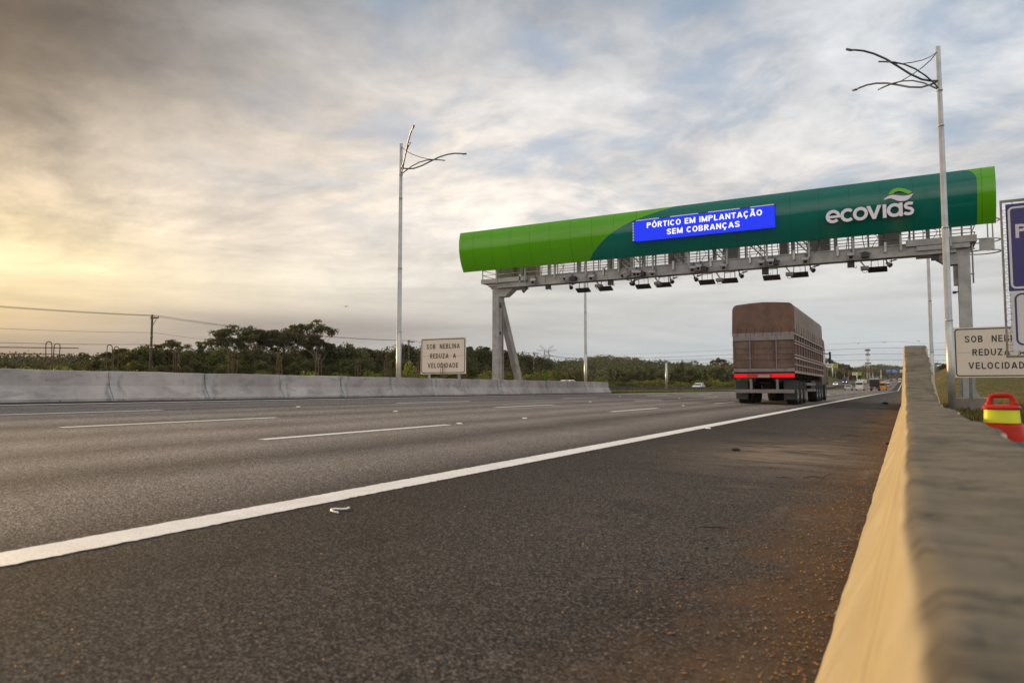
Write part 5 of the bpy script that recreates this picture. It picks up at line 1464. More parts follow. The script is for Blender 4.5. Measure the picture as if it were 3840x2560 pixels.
t = thing('plate_sign', (p[0], Y, float(zroad(p[0], Y))), 'small white plate sign in the grass median left of the dark box truck', 'road sign')
mb = MB(); mb.box(p[0] - 1.35, p[0] + 1.35, Y, Y + .05, q[2], p[2]); part('sign_panel', mb, M['signface'], t)
mb = MB()
for s in (-.9, .9): mb.box(p[0] + s - .06, p[0] + s + .06, Y + .06, Y + .16, float(zroad(p[0], Y)), p[2])
part('leg', mb, M['steel_dark'], t)
mb = MB()
for f in (.3, .6): mb.box(p[0] - 1.0, p[0] + 1.0, Y - .01, Y - .002, q[2] + (p[2] - q[2]) * f, q[2] + (p[2] - q[2]) * (f + .08))
part('print_line', mb, M['signback'], t)
# blue overhead direction sign
Y = 760; p0 = at_y(3321, 1384, Y); p1 = at_y(3373, 1396.5, Y); p2 = at_y(3386, 1384.5, Y)
zg = float(zroad(0, Y))
t = thing('direction_sign', (p1[0], Y, zg), 'blue overhead direction sign with a white square at its right end, far ahead', 'road sign')
M['blueboard'] = plain('direction_blue', (0.012, 0.10, 0.33), 0.5, 0.0, 0.08, 0.3)
mb = MB(); mb.box(p0[0], p1[0], Y, Y + .2, p1[2], p0[2]); part('blue_panel', mb, M['blueboard'], t)
mb = MB(); mb.box(p1[0] + 0.3, p2[0], Y, Y + .2, p1[2], p0[2] - .4); part('white_panel', mb, M['signface'], t)
mb = MB(); h = p0[2] - p1[2]
for fx, fz, L in ((.06, .65, .3), (.5, .72, .25), (.06, .3, .22), (.45, .38, .4), (.55, .12, .25)): 
    a = p0[0] + (p1[0] - p0[0]) * fx; mb.box(a, a + (p1[0] - p0[0]) * L, Y - .03, Y - .002, p1[2] + h * fz, p1[2] + h * (fz + .1))
mb.box(p1[0] + 1.2, p2[0] - 1, Y - .03, Y - .002, p1[2] + h * .25, p1[2] + h * .4)
part('print_line', mb, M['bannerwhite'], t)
mb = MB(); xr = 1.8 + 1.5
mb.tube([(xr, Y + .5, zg), (xr, Y + .5, p0[2])], 0.3, 10); mb.bar((p0[0], Y + .4, p0[2] - .6), (xr, Y + .4, p0[2] - .6), 0.3); mb.bar((p0[0], Y + .4, p1[2] + .6), (xr, Y + .4, p1[2] + .6), 0.3)
part('mast', mb, M['steel_dark'], t)

# telecom tower, red and white bands
Y = 900; tw = at_y(3257, 1420, Y); tt = at_y(3257, 1306, Y)
M['towerred'] = plain('tower_red', (0.42, 0.10, 0.06), 0.6, 0.0, 0.1, 0.2); M['towerwhite'] = plain('tower_white', (0.55, 0.52, 0.50), 0.6, 0.0, 0.1, 0.2)
t = thing('telecom_tower', (tw[0], Y, tw[2] - 4), 'tall thin red and white telecom tower beside the far road', 'tower')
H = tt[2] - tw[2] + 4; nb = 7
for k in range(nb):
    mb = MB(); za = tw[2] - 4 + H * k / nb; zb = za + H / nb
    for z0, z1 in ((za, (za + zb) / 2), ((za + zb) / 2, zb)):
        wa = 1.7 - 0.9 * (z0 - tw[2] + 4) / H; wb = 1.7 - 0.9 * (z1 - tw[2] + 4) / H
        C0 = [(tw[0] + sx * wa, Y + sy * wa, z0) for sx, sy in ((-1, -1), (1, -1), (1, 1), (-1, 1))]
        C1 = [(tw[0] + sx * wb, Y + sy * wb, z1) for sx, sy in ((-1, -1), (1, -1), (1, 1), (-1, 1))]
        for i in range(4):
            mb.bar(C0[i], C1[i], 0.30); mb.bar(C0[i], C1[(i + 1) % 4], 0.14); mb.bar(C1[i], C0[(i + 1) % 4], 0.14); mb.bar(C0[i], C0[(i + 1) % 4], 0.14)
    part('lattice_section', mb, M['towerred'] if k % 2 == 0 else M['towerwhite'], t)
mb = MB()
for dz, r in ((-2, 1.8), (-7, 1.5), (-17, 2.0), (-24, 1.6)):
    mb.tube([(tw[0], Y, tt[2] + dz - .9), (tw[0], Y, tt[2] + dz + .9)], r * 0.8, 10)
    mb.bar((tw[0] - r * 1.6, Y, tt[2] + dz), (tw[0] + r * 1.6, Y, tt[2] + dz), 0.6, 1.6)
part('antenna', mb, M['signback'], t)
for px, yt, nm in ((3239 + 34, 1396, 'pale steel mast just right of the telecom tower'), (3303, 1385, 'pale steel mast below the left end of the blue direction sign')):
    Y = 800; a = at_y(px, yt, Y); t = thing('mast', (a[0], Y, a[2] - 16), nm, 'mast'); MB().tube([(0, 0, 0), (0, 0, 16)], [0.4, 0.25], 8).build('pole', M['galv'], t, world=False)

# ------------------------------------------------------------------ timber poles and wires on the left
def util_pole(loc, h, label, rz=0.0):
    t = thing('utility_pole', loc, label, 'utility pole', 'timber utility poles along the far roadside')
    mb = MB(); mb.tube([(0, 0, 0), (0, 0, h * .5), (0, 0, h)], [0.17, 0.15, 0.13], 10); mb.build('pole', M['wood'], t, world=False)
    mb = MB(); mb.box(-0.35, 1.35, -0.06, 0.06, h - 0.55, h - 0.40); mb.bar((0.1, 0.08, h - 1.35), (0.85, 0.08, h - 0.55), 0.05); mb.build('crossarm', M['wood'], t, world=False)
    for x in (-0.27, 0.52, 1.27):
        mb = MB(); mb.lathe([(0.03, 0), (0.05, 0.06), (0.07, 0.10), (0.05, 0.15), (0.06, 0.2), (0.02, 0.24)], (x, 0, h - 0.40), 8); mb.build('insulator', M['steel_dark'], t, world=False)
    mb = MB(); mb.tube([(0, 0, h * .70 - .1), (0, 0, h * .70 + .1)], 0.19, 8); mb.tube([(0, 0, h * .545 - .1), (0, 0, h * .545 + .1)], 0.2, 8); mb.build('clamp', M['steel_dark'], t, world=False)
    return t
poleY = [3.0, 58.23, 113.7, 168.4, 220.0, 272.3, 322.0]
plab = ['timber utility pole outside the left edge', 'tall dark timber utility pole with crossarm, nearest at the left', 'timber utility pole between the near lamp post and the fog sign', 'timber utility pole right of the gantry strut',
        'timber utility pole right of the middle lamp post', 'small timber pole left of the bare steel post', 'tiny timber pole nearest the lorry']
PX = -87.0
pz = 0.9
for y, l in zip(poleY, plab):
    util_pole((PX, y, pz), 9.6 if y < 60 or y > 100 else 9.6, l)
def span_wire(name, label, x, h, r):
    t = thing(name, (PX + x, poleY[1], pz + h), label, 'cable', 'cables strung between the timber poles')
    mb = MB()
    pts = []
    for a, b in zip([-52.0] + poleY[:-1], poleY):
        for s in np.linspace(0, 1, 14)[:-1]:
            sag = 0.9 * 4 * s * (1 - s) * (0.8 if h > 8.5 else 1.0)
            pts.append((PX + x, a + (b - a) * s, pz + h - sag))
    mb.tube(pts, r, 5); mb.build('cable', M['wire'], t)
for x, nm in ((-0.27, 'left'), (0.52, 'middle'), (1.27, 'right')):
    span_wire('power_line', 'thin %s power wire on the crossarms of the timber poles' % {'left': 'field side', 'middle': 'central', 'right': 'road side'}[nm], x, 9.42, 0.017)
span_wire('telephone_cable', 'upper telephone cable below the crossarms of the timber poles', 0.17, 7.2, 0.018)
span_wire('telephone_cable', 'thicker lower telephone cable on the timber poles', 0.17, 5.65, 0.026)

# lattice pylon on the ridge and its lines over the road
Dp = 620
pb = at_d(2050, 1352, Dp); pt = at_d(2050, 1294, Dp)
t = thing('transmission_pylon', (pb[0], pb[1], pb[2] - 6), 'lattice transmission pylon on the wooded ridge right of the gantry strut', 'pylon')
H = pt[2] - pb[2] + 6
cd = np.array([RM[0][0], RM[1][0], 0]); cd /= np.linalg.norm(cd); ce = np.array([-cd[1], cd[0], 0])
B = np.array(pb) - np.array([0, 0, 6])
def Pq(s, tt_, z): return B + cd * s + ce * tt_ + np.array([0, 0, z])
lev = [(0, 3.4), (.25, 2.8), (.45, 2.3), (.62, 2.0), (.78, 1.8)]
mb = MB()
for (f0, w0), (f1, w1) in zip(lev, lev[1:]):
    for sx, sy, tx, ty in ((-1, -1, 1, -1), (1, -1, 1, 1), (1, 1, -1, 1), (-1, 1, -1, -1)):
        mb.bar(Pq(sx * w0, sy * w0, H * f0), Pq(sx * w1, sy * w1, H * f1), 0.32)
        mb.bar(Pq(sx * w0, sy * w0, H * f0), Pq(tx * w1, ty * w1, H * f1), 0.16); mb.bar(Pq(tx * w0, ty * w0, H * f0), Pq(sx * w1, sy * w1, H * f1), 0.16)
part('lattice_body', mb, M['steel_dark'], t)
mb = MB()
for f, L in ((.34, 5.0), (.52, 5.5), (.76, 9.0)):
    for s in (-1, 1):
        mb.bar(Pq(0, 0, H * f), Pq(s * L, 0, H * f + .4), 0.24); mb.bar(Pq(0, 0, H * f - 1.2), Pq(s * L, 0, H * f + .3), 0.16)
for s in (-1, 1):
    mb.bar(Pq(s * 1.5, 0, H * .78), Pq(s * 6.2, 0, H), 0.2); mb.bar(Pq(0, 0, H * .78), Pq(s * 5.0, 0, H * .97), 0.16); mb.bar(Pq(s * 3.5, 0, H * .78), Pq(s * 6.2, 0, H), 0.14)
part('crossarm', mb, M['steel_dark'], t)
lines = [((2066, 1312), (2420, 1341), (3130, 1311), (3400, 1307), (3900, 1296)), ((2066, 1325), (2450, 1352), (3130, 1331), (3400, 1328), (3900, 1318)), ((2062, 1336), (2450, 1364), (3130, 1352), (3400, 1350), (3900, 1342)), ((2066, 1298), (2420, 1326), (3130, 1290), (3400, 1283), (3900, 1270))]
for k, L in enumerate(lines):
    D = [Dp, 560, 480, 450, 400]
    pts = [at_d(x, y, d) for (x, y), d in zip(L, D)]
    P3 = np.array(pts); s = np.linspace(0, 4, 40)
    # smooth the hanging line through its control points
    Pi = np.stack([np.polyval(np.polyfit(np.arange(5), P3[:, i], 4), s) for i in range(3)], 1)
    t = thing('transmission_line', pts[0], ['upper middle', 'lower middle', 'lowest', 'topmost and faintest'][k] + ' high voltage line crossing the sky over the far road', 'cable', 'high voltage lines over the far road')
    MB().tube(Pi, 0.10 if k < 3 else 0.05, 5).build('cable', M['wire'], t)

# birds
def bird(px, py, D, label, s=0.5):
    c = at_d(px, py, D)
    t = thing('bird', c, label, 'bird', 'distant birds in flight')
    mb = MB()
    R = cd; U = np.array([0, 0, 1.0])
    for sgn in (-1, 1):
        w_ = [np.zeros(3), R * sgn * s * .5 + U * .16 * s, R * sgn * s * 1.0 + U * 0.05 * s]
        mb.add([w_[0] + ce * .12 * s, w_[1] + ce * .14 * s, w_[2], w_[1] - ce * .08 * s, w_[0] - ce * .12 * s, w_[0] + U * 0.05 * s], [(0, 1, 3, 4), (1, 2, 3), (0, 5, 1)])
    mb.tube([ce * .45 * s, ce * .2 * s, np.zeros(3), -ce * .25 * s, -ce * .5 * s], [0.02 * s, .09 * s, .11 * s, .07 * s, .05 * s], 8)
    mb.build('body', M['black'], t, world=False)
bird(1297, 1149, 70, 'small dark bird flying right of the eucalyptus group'); bird(3218, 1288, 110, 'tiny bird left of the telecom tower top'); bird(3317, 1284, 110, 'tiny bird right of the telecom tower top'); bird(3444, 1279, 110, 'tiny bird above the end of the shoulder barrier')
#==PLANTS==

# ================================================================== HILLS, WOODS, TREES
def ridge(name, sky_pts, Df, Dr, Db, mat, z_front, rough, n=70, m=16):
    xs_ = np.linspace(sky_pts[0][0], sky_pts[-1][0], n)
    ys_ = np.interp(xs_, [p[0] for p in sky_pts], [p[1] for p in sky_pts])
    V = []
    rows = []
    for i, (x, y) in enumerate(zip(xs_, ys_)):
        top = at_d(x, y, Dr)
        r = []
        for j in range(m + 1):
            t = j / m
            if t <= 0.7:
                u = t / 0.7; D = Df + (Dr - Df) * u
                z = z_front + (top[2] - z_front) * (u ** 0.75) * (1 if u < 1 else 1)
            else:
                u = (t - 0.7) / 0.3; D = Dr + (Db - Dr) * u; z = top[2] * (1 - u) + (z_front - 4) * u
            p = at_d(x, 1456, D)
            k = rough * math.sin(i * 0.9 + j * 1.3) * math.sin(i * 0.37 + 2 * j) * (1 if 0 < t < 0.68 else 0)
            r.append((p[0], p[1], z + k))
        rows.append(r)
    V = np.array(rows).reshape(-1, 3); a, b = n, m + 1
    I = np.arange(a * b).reshape(a, b)
    F = np.stack([I[:-1, :-1], I[1:, :-1], I[1:, 1:], I[:-1, 1:]], -1).reshape(-1, 4)
    tag(mesh_np(name, V, F, mat, None, True), kind='structure')
    return np.array(rows)

def leaf_quads(C, size, flat=0.0, rng=RNG):
    """small randomly turned quads at the given centres"""
    n = len(C)
    a = rng.normal(size=(n, 3)); a /= np.linalg.norm(a, axis=1)[:, None]
    if flat: a[:, 2] *= (1 - flat); a /= np.linalg.norm(a, axis=1)[:, None]
    b = rng.normal(size=(n, 3)); b -= a * np.sum(a * b, 1)[:, None]; b /= np.linalg.norm(b, axis=1)[:, None]
    s = (size * rng.uniform(0.6, 1.4, n))[:, None] if np.isscalar(size) else (size * rng.uniform(0.6, 1.4, n))[:, None]
    a = a * s * 0.5; b = b * s * 0.32
    V = np.stack([C - a, C - b * 1.0 + a * .1, C + a, C + b * 1.0 + a * .1], 1).reshape(-1, 3)
    F = np.arange(n * 4).reshape(n, 4)
    return V, F
def blob_pts(c, r, n, rng=RNG, fill=0.45):
    d = rng.normal(size=(n, 3)); d /= np.linalg.norm(d, axis=1)[:, None]
    k = 1 - fill * rng.random(n) ** 1.6
    return np.array(c) + d * k[:, None] * np.array(r) * (1 + 0.10 * rng.normal(size=(n, 1)))

skyA = [(1840, 1345), (1900, 1338), (1985, 1350), (2030, 1360), (2065, 1368), (2095, 1372), (2140, 1362), (2200, 1360), (2240, 1356), (2276, 1352), (2310, 1352), (2345, 1354), (2378, 1363), (2420, 1368), (2460, 1373), (2520, 1377), (2580, 1378), (2640, 1386), (2700, 1384), (2760, 1380), (2850, 1380), (2960, 1386), (3080, 1388)]
hA = ridge('hill', skyA, 330, 440, 560, M['forestfloor'], 1.5, 0.5)
skyB = [(3060, 1388), (3130, 1386), (3216, 1390), (3257, 1381), (3284, 1378), (3311, 1379), (3338, 1382), (3366, 1386), (3400, 1390), (3480, 1386), (3600, 1386), (3750, 1390)]
hB = ridge('hill', skyB, 1150, 1500, 1900, M['forestfloor'], 16.0, 1.0)
skyL = [(-500, 1356), (-200, 1352), (0, 1356), (60, 1351), (120, 1355), (200, 1352), (300, 1356), (420, 1350), (600, 1350), (900, 1345), (1300, 1340), (1880, 1345)]
hL = ridge('hill', skyL, 260, 330, 420, M['forestfloor'], 1.4, 0.4)

def woodland(name, H, m_rows, n_crowns, r, q, per, rng, size):
    a, b, _ = H.shape
    Vs = []; Fs = []; o = 0
    jmax = int((b - 1) * 0.74)
    for k in range(n_crowns):
        i = rng.uniform(0, a - 1.001); j = jmax * rng.random() ** 0.8
        i0, j0 = int(i), int(j); fi, fj = i - i0, j - j0
        p = (H[i0, j0] * (1 - fi) + H[i0 + 1, j0] * fi) * (1 - fj) + (H[i0, j0 + 1] * (1 - fi) + H[i0 + 1, j0 + 1] * fi) * fj
        rr_ = r * rng.uniform(0.6, 1.35)
        C = blob_pts(p + np.array([0, 0, rr_ * 0.25]), (rr_, rr_, rr_ * rng.uniform(0.6, 0.95)), per, rng, 0.3)
        C = C[C[:, 2] > p[2] - rr_ * 0.4]
        V, F = leaf_quads(C, size, 0.0, rng); Vs.append(V); Fs.append(F + o); o += len(V)
    return tag(mesh_np(name, np.concatenate(Vs), np.concatenate(Fs), M['leaf_far']), kind='stuff')
r_ = np.random.default_rng(11)
tag(woodland('woodland', hA, 0, 950, 3.6, 0, 110, r_, 1.0), 'wooded ridge beyond the gantry and the lorry', 'woodland')
tag(woodland('woodland', hB, 0, 420, 8.0, 0, 80, r_, 3.0), 'dark wooded hill at the far end of the road', 'woodland')
tag(woodland('woodland', hL, 0, 900, 3.6, 0, 90, r_, 0.95), 'distant wood behind the left hand trees', 'woodland')

# ---- individual trees: a few kinds, each with crown, trunk and limbs
def trunk_mesh(mb, h, r0, limbs, rng, lean=0.0):
    path = [(lean * s * s * h, 0.25 * math.sin(s * 3) * 0.3, h * s) for s in np.linspace(0, 1, 7)]
    mb.tube(path, [r0 * (1.15 - 0.8 * s) for s in np.linspace(0, 1, 7)], 8)
    for (z, tip) in limbs:
        s = z / h
        b0 = np.array((lean * s * s * h, 0, z)); tip = np.array(tip)
        mid = (b0 + tip) / 2 + np.array([0, 0, 0.12 * np.linalg.norm(tip - b0)]) * rng.choice((-.4, .6))
        mb.tube([b0, mid, tip], [r0 * .42, r0 * .28, r0 * .10], 6)
def make_tree(kind, seed, label):
    """unit trees: about 10 m tall, standing at the origin"""
    rng = np.random.default_rng(seed)
    t = thing({'bushy': 'tree', 'euc': 'eucalyptus_tree', 'pine': 'pine_tree', 'umbrella': 'flat_topped_tree', 'shrub': 'shrub', 'round': 'tree'}[kind], (0, 0, 0), label, 'shrub' if kind == 'shrub' else 'tree')
    P = []; limbs = []
    leaf = 'leaf_dark'; bark = 'bark'; size = 0.42
    if kind == 'bushy':
        h = 8.0
        for k in range(15):
            a = rng.uniform(0, 2 * PI); rad = 3.1 * math.sqrt(rng.random()); z = rng.uniform(2.6, 8.6)
            rad *= max(0.35, 1 - ((z - 4.5) / 5.2) ** 2)
            c = (rad * math.cos(a), rad * math.sin(a), z); rr_ = rng.uniform(1.0, 1.9)
            P.append(blob_pts(c, (rr_ * 1.15, rr_ * 1.15, rr_ * 0.85), 240, rng)); limbs.append((rng.uniform(1.5, 5), c))
        P.append(blob_pts((0, 0, 3.2), (3.0, 3.0, 2.6), 420, rng, 0.6))
        leaf = ('leaf_dark', 'leaf_mid')[seed % 2]
        r0 = 0.24
    elif kind == 'round':
        h = 8.5
        for k in range(16):
            z = rng.uniform(1.6, 9.2); a = rng.uniform(0, 2 * PI); rad = 2.5 * math.sqrt(max(0.05, 1 - ((z - 4.6) / 5.0) ** 2)) * rng.uniform(.4, 1)
            P.append(blob_pts((rad * math.cos(a), rad * math.sin(a), z), (1.1, 1.1, 0.95), 210, rng)); limbs.append((min(z * .6, 6), (rad * math.cos(a), rad * math.sin(a), z)))
        r0 = 0.2; leaf = 'leaf_dark'
    elif kind == 'euc':
        h = 8.6; bark = 'barkpale'; leaf = 'leaf_euc'; size = 0.27
        for k in range(34):
            d = rng.normal(size=3); d /= np.linalg.norm(d)
            if d[2] < -0.25: d[2] = -d[2]
            c = np.array((0, 0, 7.4)) + d * np.array((3.7, 3.7, 2.4)) * rng.uniform(0.62, 1.0) + rng.normal(0, 0.25, 3)
            rr_ = rng.uniform(0.55, 1.0) * (0.75 if d[2] < 0.2 else 1.0)
            P.append(blob_pts(c, (rr_, rr_, rr_ * 0.42), 95, rng, 0.75))
            P.append(blob_pts(c + np.array([0, 0, -rr_ * .55]), (rr_ * .7, rr_ * .7, rr_ * .5), 26, rng, .9))
            if k % 2 == 0: limbs.append((rng.uniform(2.8, 7.0), c - np.array([0, 0, .15])))
        r0 = 0.20
    elif kind == 'pine':
        h = 9.6
        for k in range(15):
            z = 1.6 + 8.2 * k / 14; rad = 2.5 * (1 - (z / 10.6)) + 0.25
            for q in range(6):
                a = rng.uniform(0, 2 * PI); rr_ = rad * rng.uniform(0.5, 1)
                c = (rr_ * math.cos(a), rr_ * math.sin(a), z - 0.12 * rr_)
                P.append(blob_pts(c, (0.55, 0.55, 0.34), 34, rng, .7)); 
                if q < 3: limbs.append((max(z - .2, .5), c))
        r0 = 0.17; size = 0.34
    elif kind == 'umbrella':
        h = 7.6; size = 0.36
        for k in range(13):
            a = rng.uniform(0, 2 * PI); rad = 3.4 * math.sqrt(rng.random())
            c = (rad * math.cos(a), rad * math.sin(a), 9.1 - 0.10 * rad * rad + rng.uniform(-.4, .3))
            P.append(blob_pts(c, (1.25, 1.25, 0.5), 170, rng, .6)); limbs.append((rng.uniform(4, 7), c))
        r0 = 0.19
    else:   # shrub, 3 m
        h = 2.2; size = 0.24
        for k in range(10):
            a = rng.uniform(0, 2 * PI); rad = 1.6 * math.sqrt(rng.random())
            c = (rad * math.cos(a), rad * math.sin(a), rng.uniform(.6, 2.3)); P.append(blob_pts(c, (.8, .8, .7), 130, rng)); limbs.append((.4, c))
        leaf = ('leaf_mid', 'leaf_lime', 'leaf_lime')[seed % 3]; r0 = 0.06
    C = np.concatenate(P)
    V, F = leaf_quads(C, size, 0.0, rng)
    mesh_np('crown', V, F, M[leaf], t)
    mb = MB(); trunk_mesh(mb, h, r0, limbs, rng, rng.uniform(-.01, .01)); mb.build('trunk', M[bark], t, world=False)
    return t
PROTO = {}
SPOT = [(-200, 'the left edge of the picture'), (200, 'the leftmost rebar loops'), (320, 'the lone rounded tree'), (450, 'the flat topped trees'), (575, 'the tall timber pole'), (700, 'the slender wispy eucalyptus'), (880, 'the broad eucalyptus'), (1060, 'the middle eucalyptus'), (1155, 'the tallest eucalyptus'), (1300, 'the plain stretch of wood'), (1491, 'the near median lamp post'), (1660, 'the left fog sign'), (1868, 'the left gantry column'), (1955, 'the gantry strut'), (2195, 'the middle lamp post'), (2350, 'the end of the pale barrier'), (2498, 'the bare steel post'), (2690, 'the back of the lorry'), (3150, 'the nearer billboard'), (3237, 'the telecom tower'), (3520, 'the nearest lamp post')]
WORD = {'bushy': 'bushy tree', 'euc': 'airy eucalyptus', 'pine': 'pine', 'umbrella': 'flat topped tree', 'shrub': 'low shrub', 'round': 'rounded dark tree'}
WAVE = {}
seen_lab = {}
def plant(kind, var, px, ytop, X=None, D=None, label=None, wid=1.0, group=None, where=''):
    key = (kind, var)
    if X is not None: g = at_x(px, 1440, X); D = float((RM.T @ np.array([g[0], g[1], 0]))[1])
    g = at_d(px, 1456, D); gz = float(ground_z(g[0], g[1]))
    if D > 335 and 1840 < px < 3080 and X is None: gz = 1.2
    top = at_d(px, ytop, D)[2]
    base_h = {'bushy': 9.6, 'euc': 10.3, 'pine': 10.0, 'umbrella': 9.5, 'shrub': 2.8, 'round': 10.0}[kind]
    h = max(top - gz + 0.15, 0.6)
    s = h / base_h
    near = min(SPOT, key=lambda q: abs(q[0] - px))
    side = 'at' if abs(near[0] - px) < 22 else 'just right of' if px > near[0] else 'just left of'
    if label is None:
        label = '%s%s %s %s' % (WORD[kind], where, side, near[1])
    group = group or ('shrubs along the edge of the wood' if kind == 'shrub' else 'trees of the wood beyond the barrier')
    first = key not in PROTO
    if first: PROTO[key] = make_tree(kind, hash(kind) % 1 + var * 7 + {'bushy': 100, 'euc': 200, 'pine': 300, 'umbrella': 400, 'shrub': 500, 'round': 600}[kind], label)
    o = PROTO[key] if first else dup(PROTO[key], (0, 0, 0), label)
    o.location = (g[0], g[1], gz - 0.15); o.rotation_euler = (0, 0, RNG.uniform(0, 6.28)); o.scale = (s * wid, s * wid, s)
    o['group'] = group; o['label'] = label
    return o
SKY = [(-250, 1345), (0, 1350), (35, 1345), (70, 1354), (110, 1347), (160, 1352), (230, 1350), (280, 1350), (340, 1350), (360, 1345), (420, 1338), (470, 1325), (510, 1308), (545, 1296), (575, 1300), (600, 1310), (660, 1318), (720, 1308), (780, 1302), (850, 1308), (1000, 1312), (1100, 1310), (1190, 1300), (1205, 1288), (1240, 1292), (1290, 1294), (1320, 1291), (1350, 1302), (1400, 1303), (1430, 1309), (1460, 1310), (1500, 1294), (1540, 1296), (1600, 1298), (1700, 1297), (1770, 1296), (1800, 1302), (1840, 1302), (1890, 1314), (1940, 1326), (1990, 1333), (2040, 1348), (2090, 1362)]
sk = lambda x: float(np.interp(x, [p[0] for p in SKY], [p[1] for p in SKY]))
rg = np.random.default_rng(21)
# skyline row
x = 340.0; k = 0
while x < 2085:
    kind = 'pine' if (1740 < x < 1880 and k % 2 == 0) or abs(x - 745) < 18 else 'bushy'
    plant(kind, k % 4 if kind == 'bushy' else k % 2, x, sk(x) + rg.uniform(-5, 7), X=-122 + rg.uniform(-8, 8), wid=rg.uniform(0.85, 1.2), where=' on the skyline')
    x += rg.uniform(26, 40) ; k += 1
x = -60.0
while x < 340:
    plant('bushy', k % 4, x, sk(x) + rg.uniform(8, 18), D=215 + rg.uniform(-15, 15), wid=rg.uniform(1.1, 1.5), where=' on the skyline')
    x += rg.uniform(26, 38); k += 1
# lower front row
x = 380.0
while x < 2250:
    base_y = sk(min(x, 2090))
    yt = base_y + (1440 - base_y) * rg.uniform(0.28, 0.52)
    plant('bushy', k % 4, x, yt, X=-104 + rg.uniform(-5, 5), wid=rg.uniform(0.95, 1.35), where=' in front')
    x += rg.uniform(34, 56); k += 1
x = 20.0
while x < 400:
    plant('shrub', k % 4, x, rg.uniform(1368, 1392), D=150 + rg.uniform(-12, 12), wid=rg.uniform(1.1, 1.6), where=' in the rough field'); x += rg.uniform(24, 44); k += 1
# shrubs along the foot of the wood
x = 300.0
while x < 2300:
    plant('shrub', k % 4, x, rg.uniform(1385, 1412), X=-84 + rg.uniform(-4, 4), wid=rg.uniform(0.9, 1.4), where=' at the foot of the wood'); x += rg.uniform(38, 70); k += 1
# trees one can name
plant('round', 0, 310, 1321, D=150, label='lone rounded dark tree standing in front of the low skyline at the left', wid=0.80)
plant('umbrella', 0, 398, 1321, D=140, label='lowest flat topped tree, left of its neighbour', wid=0.75)
plant('umbrella', 1, 451, 1306, D=142, label='tallest flat topped tree with pale sky under its crown', wid=0.75)
plant('umbrella', 0, 492, 1311, D=146, label='flat topped tree nearest the tall timber utility pole', wid=0.7)
plant('bushy', 1, 545, 1294, D=150, label='big dark tree directly left of the tall timber utility pole')
plant('euc', 2, 640, 1263, D=150, label='slender wispy eucalyptus right of the tall timber utility pole', wid=0.95)
plant('pine', 0, 745, 1293, D=158, label='dark pointed pine left of the broad eucalyptus', wid=0.8)
plant('euc', 0, 910, 1203, D=168, label='broad tall eucalyptus, largest crown of the wood', wid=1.3)
plant('euc', 1, 830, 1243, D=166, label='lower left shoulder eucalyptus beside the broad one', wid=1.15)
plant('euc', 2, 962, 1236, D=170, label='eucalyptus filling the right flank of the broad one', wid=1.1)
plant('euc', 1, 1060, 1222, D=172, label='middle eucalyptus between the broad one and the tallest one', wid=1.2)
plant('euc', 2, 1012, 1226, X=None, D=174, label='thin eucalyptus right behind the gap in the group', wid=0.9)
plant('euc', 1, 1112, 1222, D=168, label='eucalyptus tucked against the left side of the tallest one', wid=1.0)
plant('euc', 0, 1160, 1183, D=170, label='tallest eucalyptus with a domed top', wid=0.92)
plant('euc', 2, 1185, 1255, D=166, label='drooping eucalyptus below the right side of the tallest one', wid=0.95)
plant('round', 1, 1310, 1290, D=180, label='rounded tree with tufted top on the plain stretch of wood', wid=0.9)
plant('shrub', 1, 1470, 1370, D=125, label='yellow green bush just left of the near median lamp post', wid=0.7)
plant('shrub', 2, 1560, 1350, D=108, label='tall yellow green bush left of the left fog sign', wid=0.6)
plant('shrub', 1, 1545, 1396, D=100, label='low yellow bush at the lower left corner of the left fog sign', wid=1.0)
plant('shrub', 2, 1975, 1400, D=105, label='bright yellow bush beside the foot of the gantry strut', wid=0.9)
plant('shrub', 1, 2003, 1408, D=105, label='smaller yellow bush right of the gantry strut foot', wid=0.9)
plant('shrub', 1, 995, 1388, D=95, label='little yellow bush peeping over the barrier below the eucalyptus group', wid=0.7)
plant('shrub', 2, 480, 1356, D=118, label='lime green bush left of the tall timber utility pole', wid=0.9)
plant('shrub', 1, 385, 1366, D=112, label='yellow lime bush below the flat topped trees', wid=0.9)
# the lower ground right of the barrier end
x = 2290.0
while x < 2760:
    kind = 'pine' if rg.random() < 0.35 else 'bushy'
    plant(kind, k % 2 if kind == 'pine' else k % 4, x, rg.uniform(1372, 1398), D=285 + rg.uniform(-15, 15), wid=rg.uniform(0.85, 1.2), group='trees at the foot of the wooded ridge', where=' below the ridge')
    x += rg.uniform(20, 32); k += 1
x = 2290.0
while x < 2780:
    plant('shrub', k % 4, x, rg.uniform(1418, 1436), D=205 + rg.uniform(-15, 15), wid=rg.uniform(1.2, 1.8), where=' in the field'); x += rg.uniform(16, 28); k += 1
plant('pine', 1, 2557, 1361, D=290, label='tall dark pine right of the bare steel post', wid=0.8)
plant('euc', 0, 2700, 1334, D=330, label='open crowned eucalyptus on the ridge just left of the lorry', wid=0.8)
plant('euc', 1, 3105, 1338, D=520, label='wispy eucalyptus behind the nearer billboard', wid=0.9, group='trees on the far hills')
plant('euc', 2, 3135, 1352, D=520, label='eucalyptus just right of the nearer billboard', wid=0.9, group='trees on the far hills')
plant('euc', 0, 3168, 1358, D=540, label='open eucalyptus between the two billboards', wid=0.9, group='trees on the far hills')
plant('euc', 1, 3184, 1370, D=540, label='small eucalyptus above the farther billboard', wid=0.9, group='trees on the far hills')
x = 3090.0
while x < 3215:
    plant('bushy', k % 4, x, rg.uniform(1380, 1388), D=600 + rg.uniform(-20, 20), wid=1.3, group='trees on the far hills', where=' on the far hill'); x += rg.uniform(9, 14); k += 1
x = 3460.0
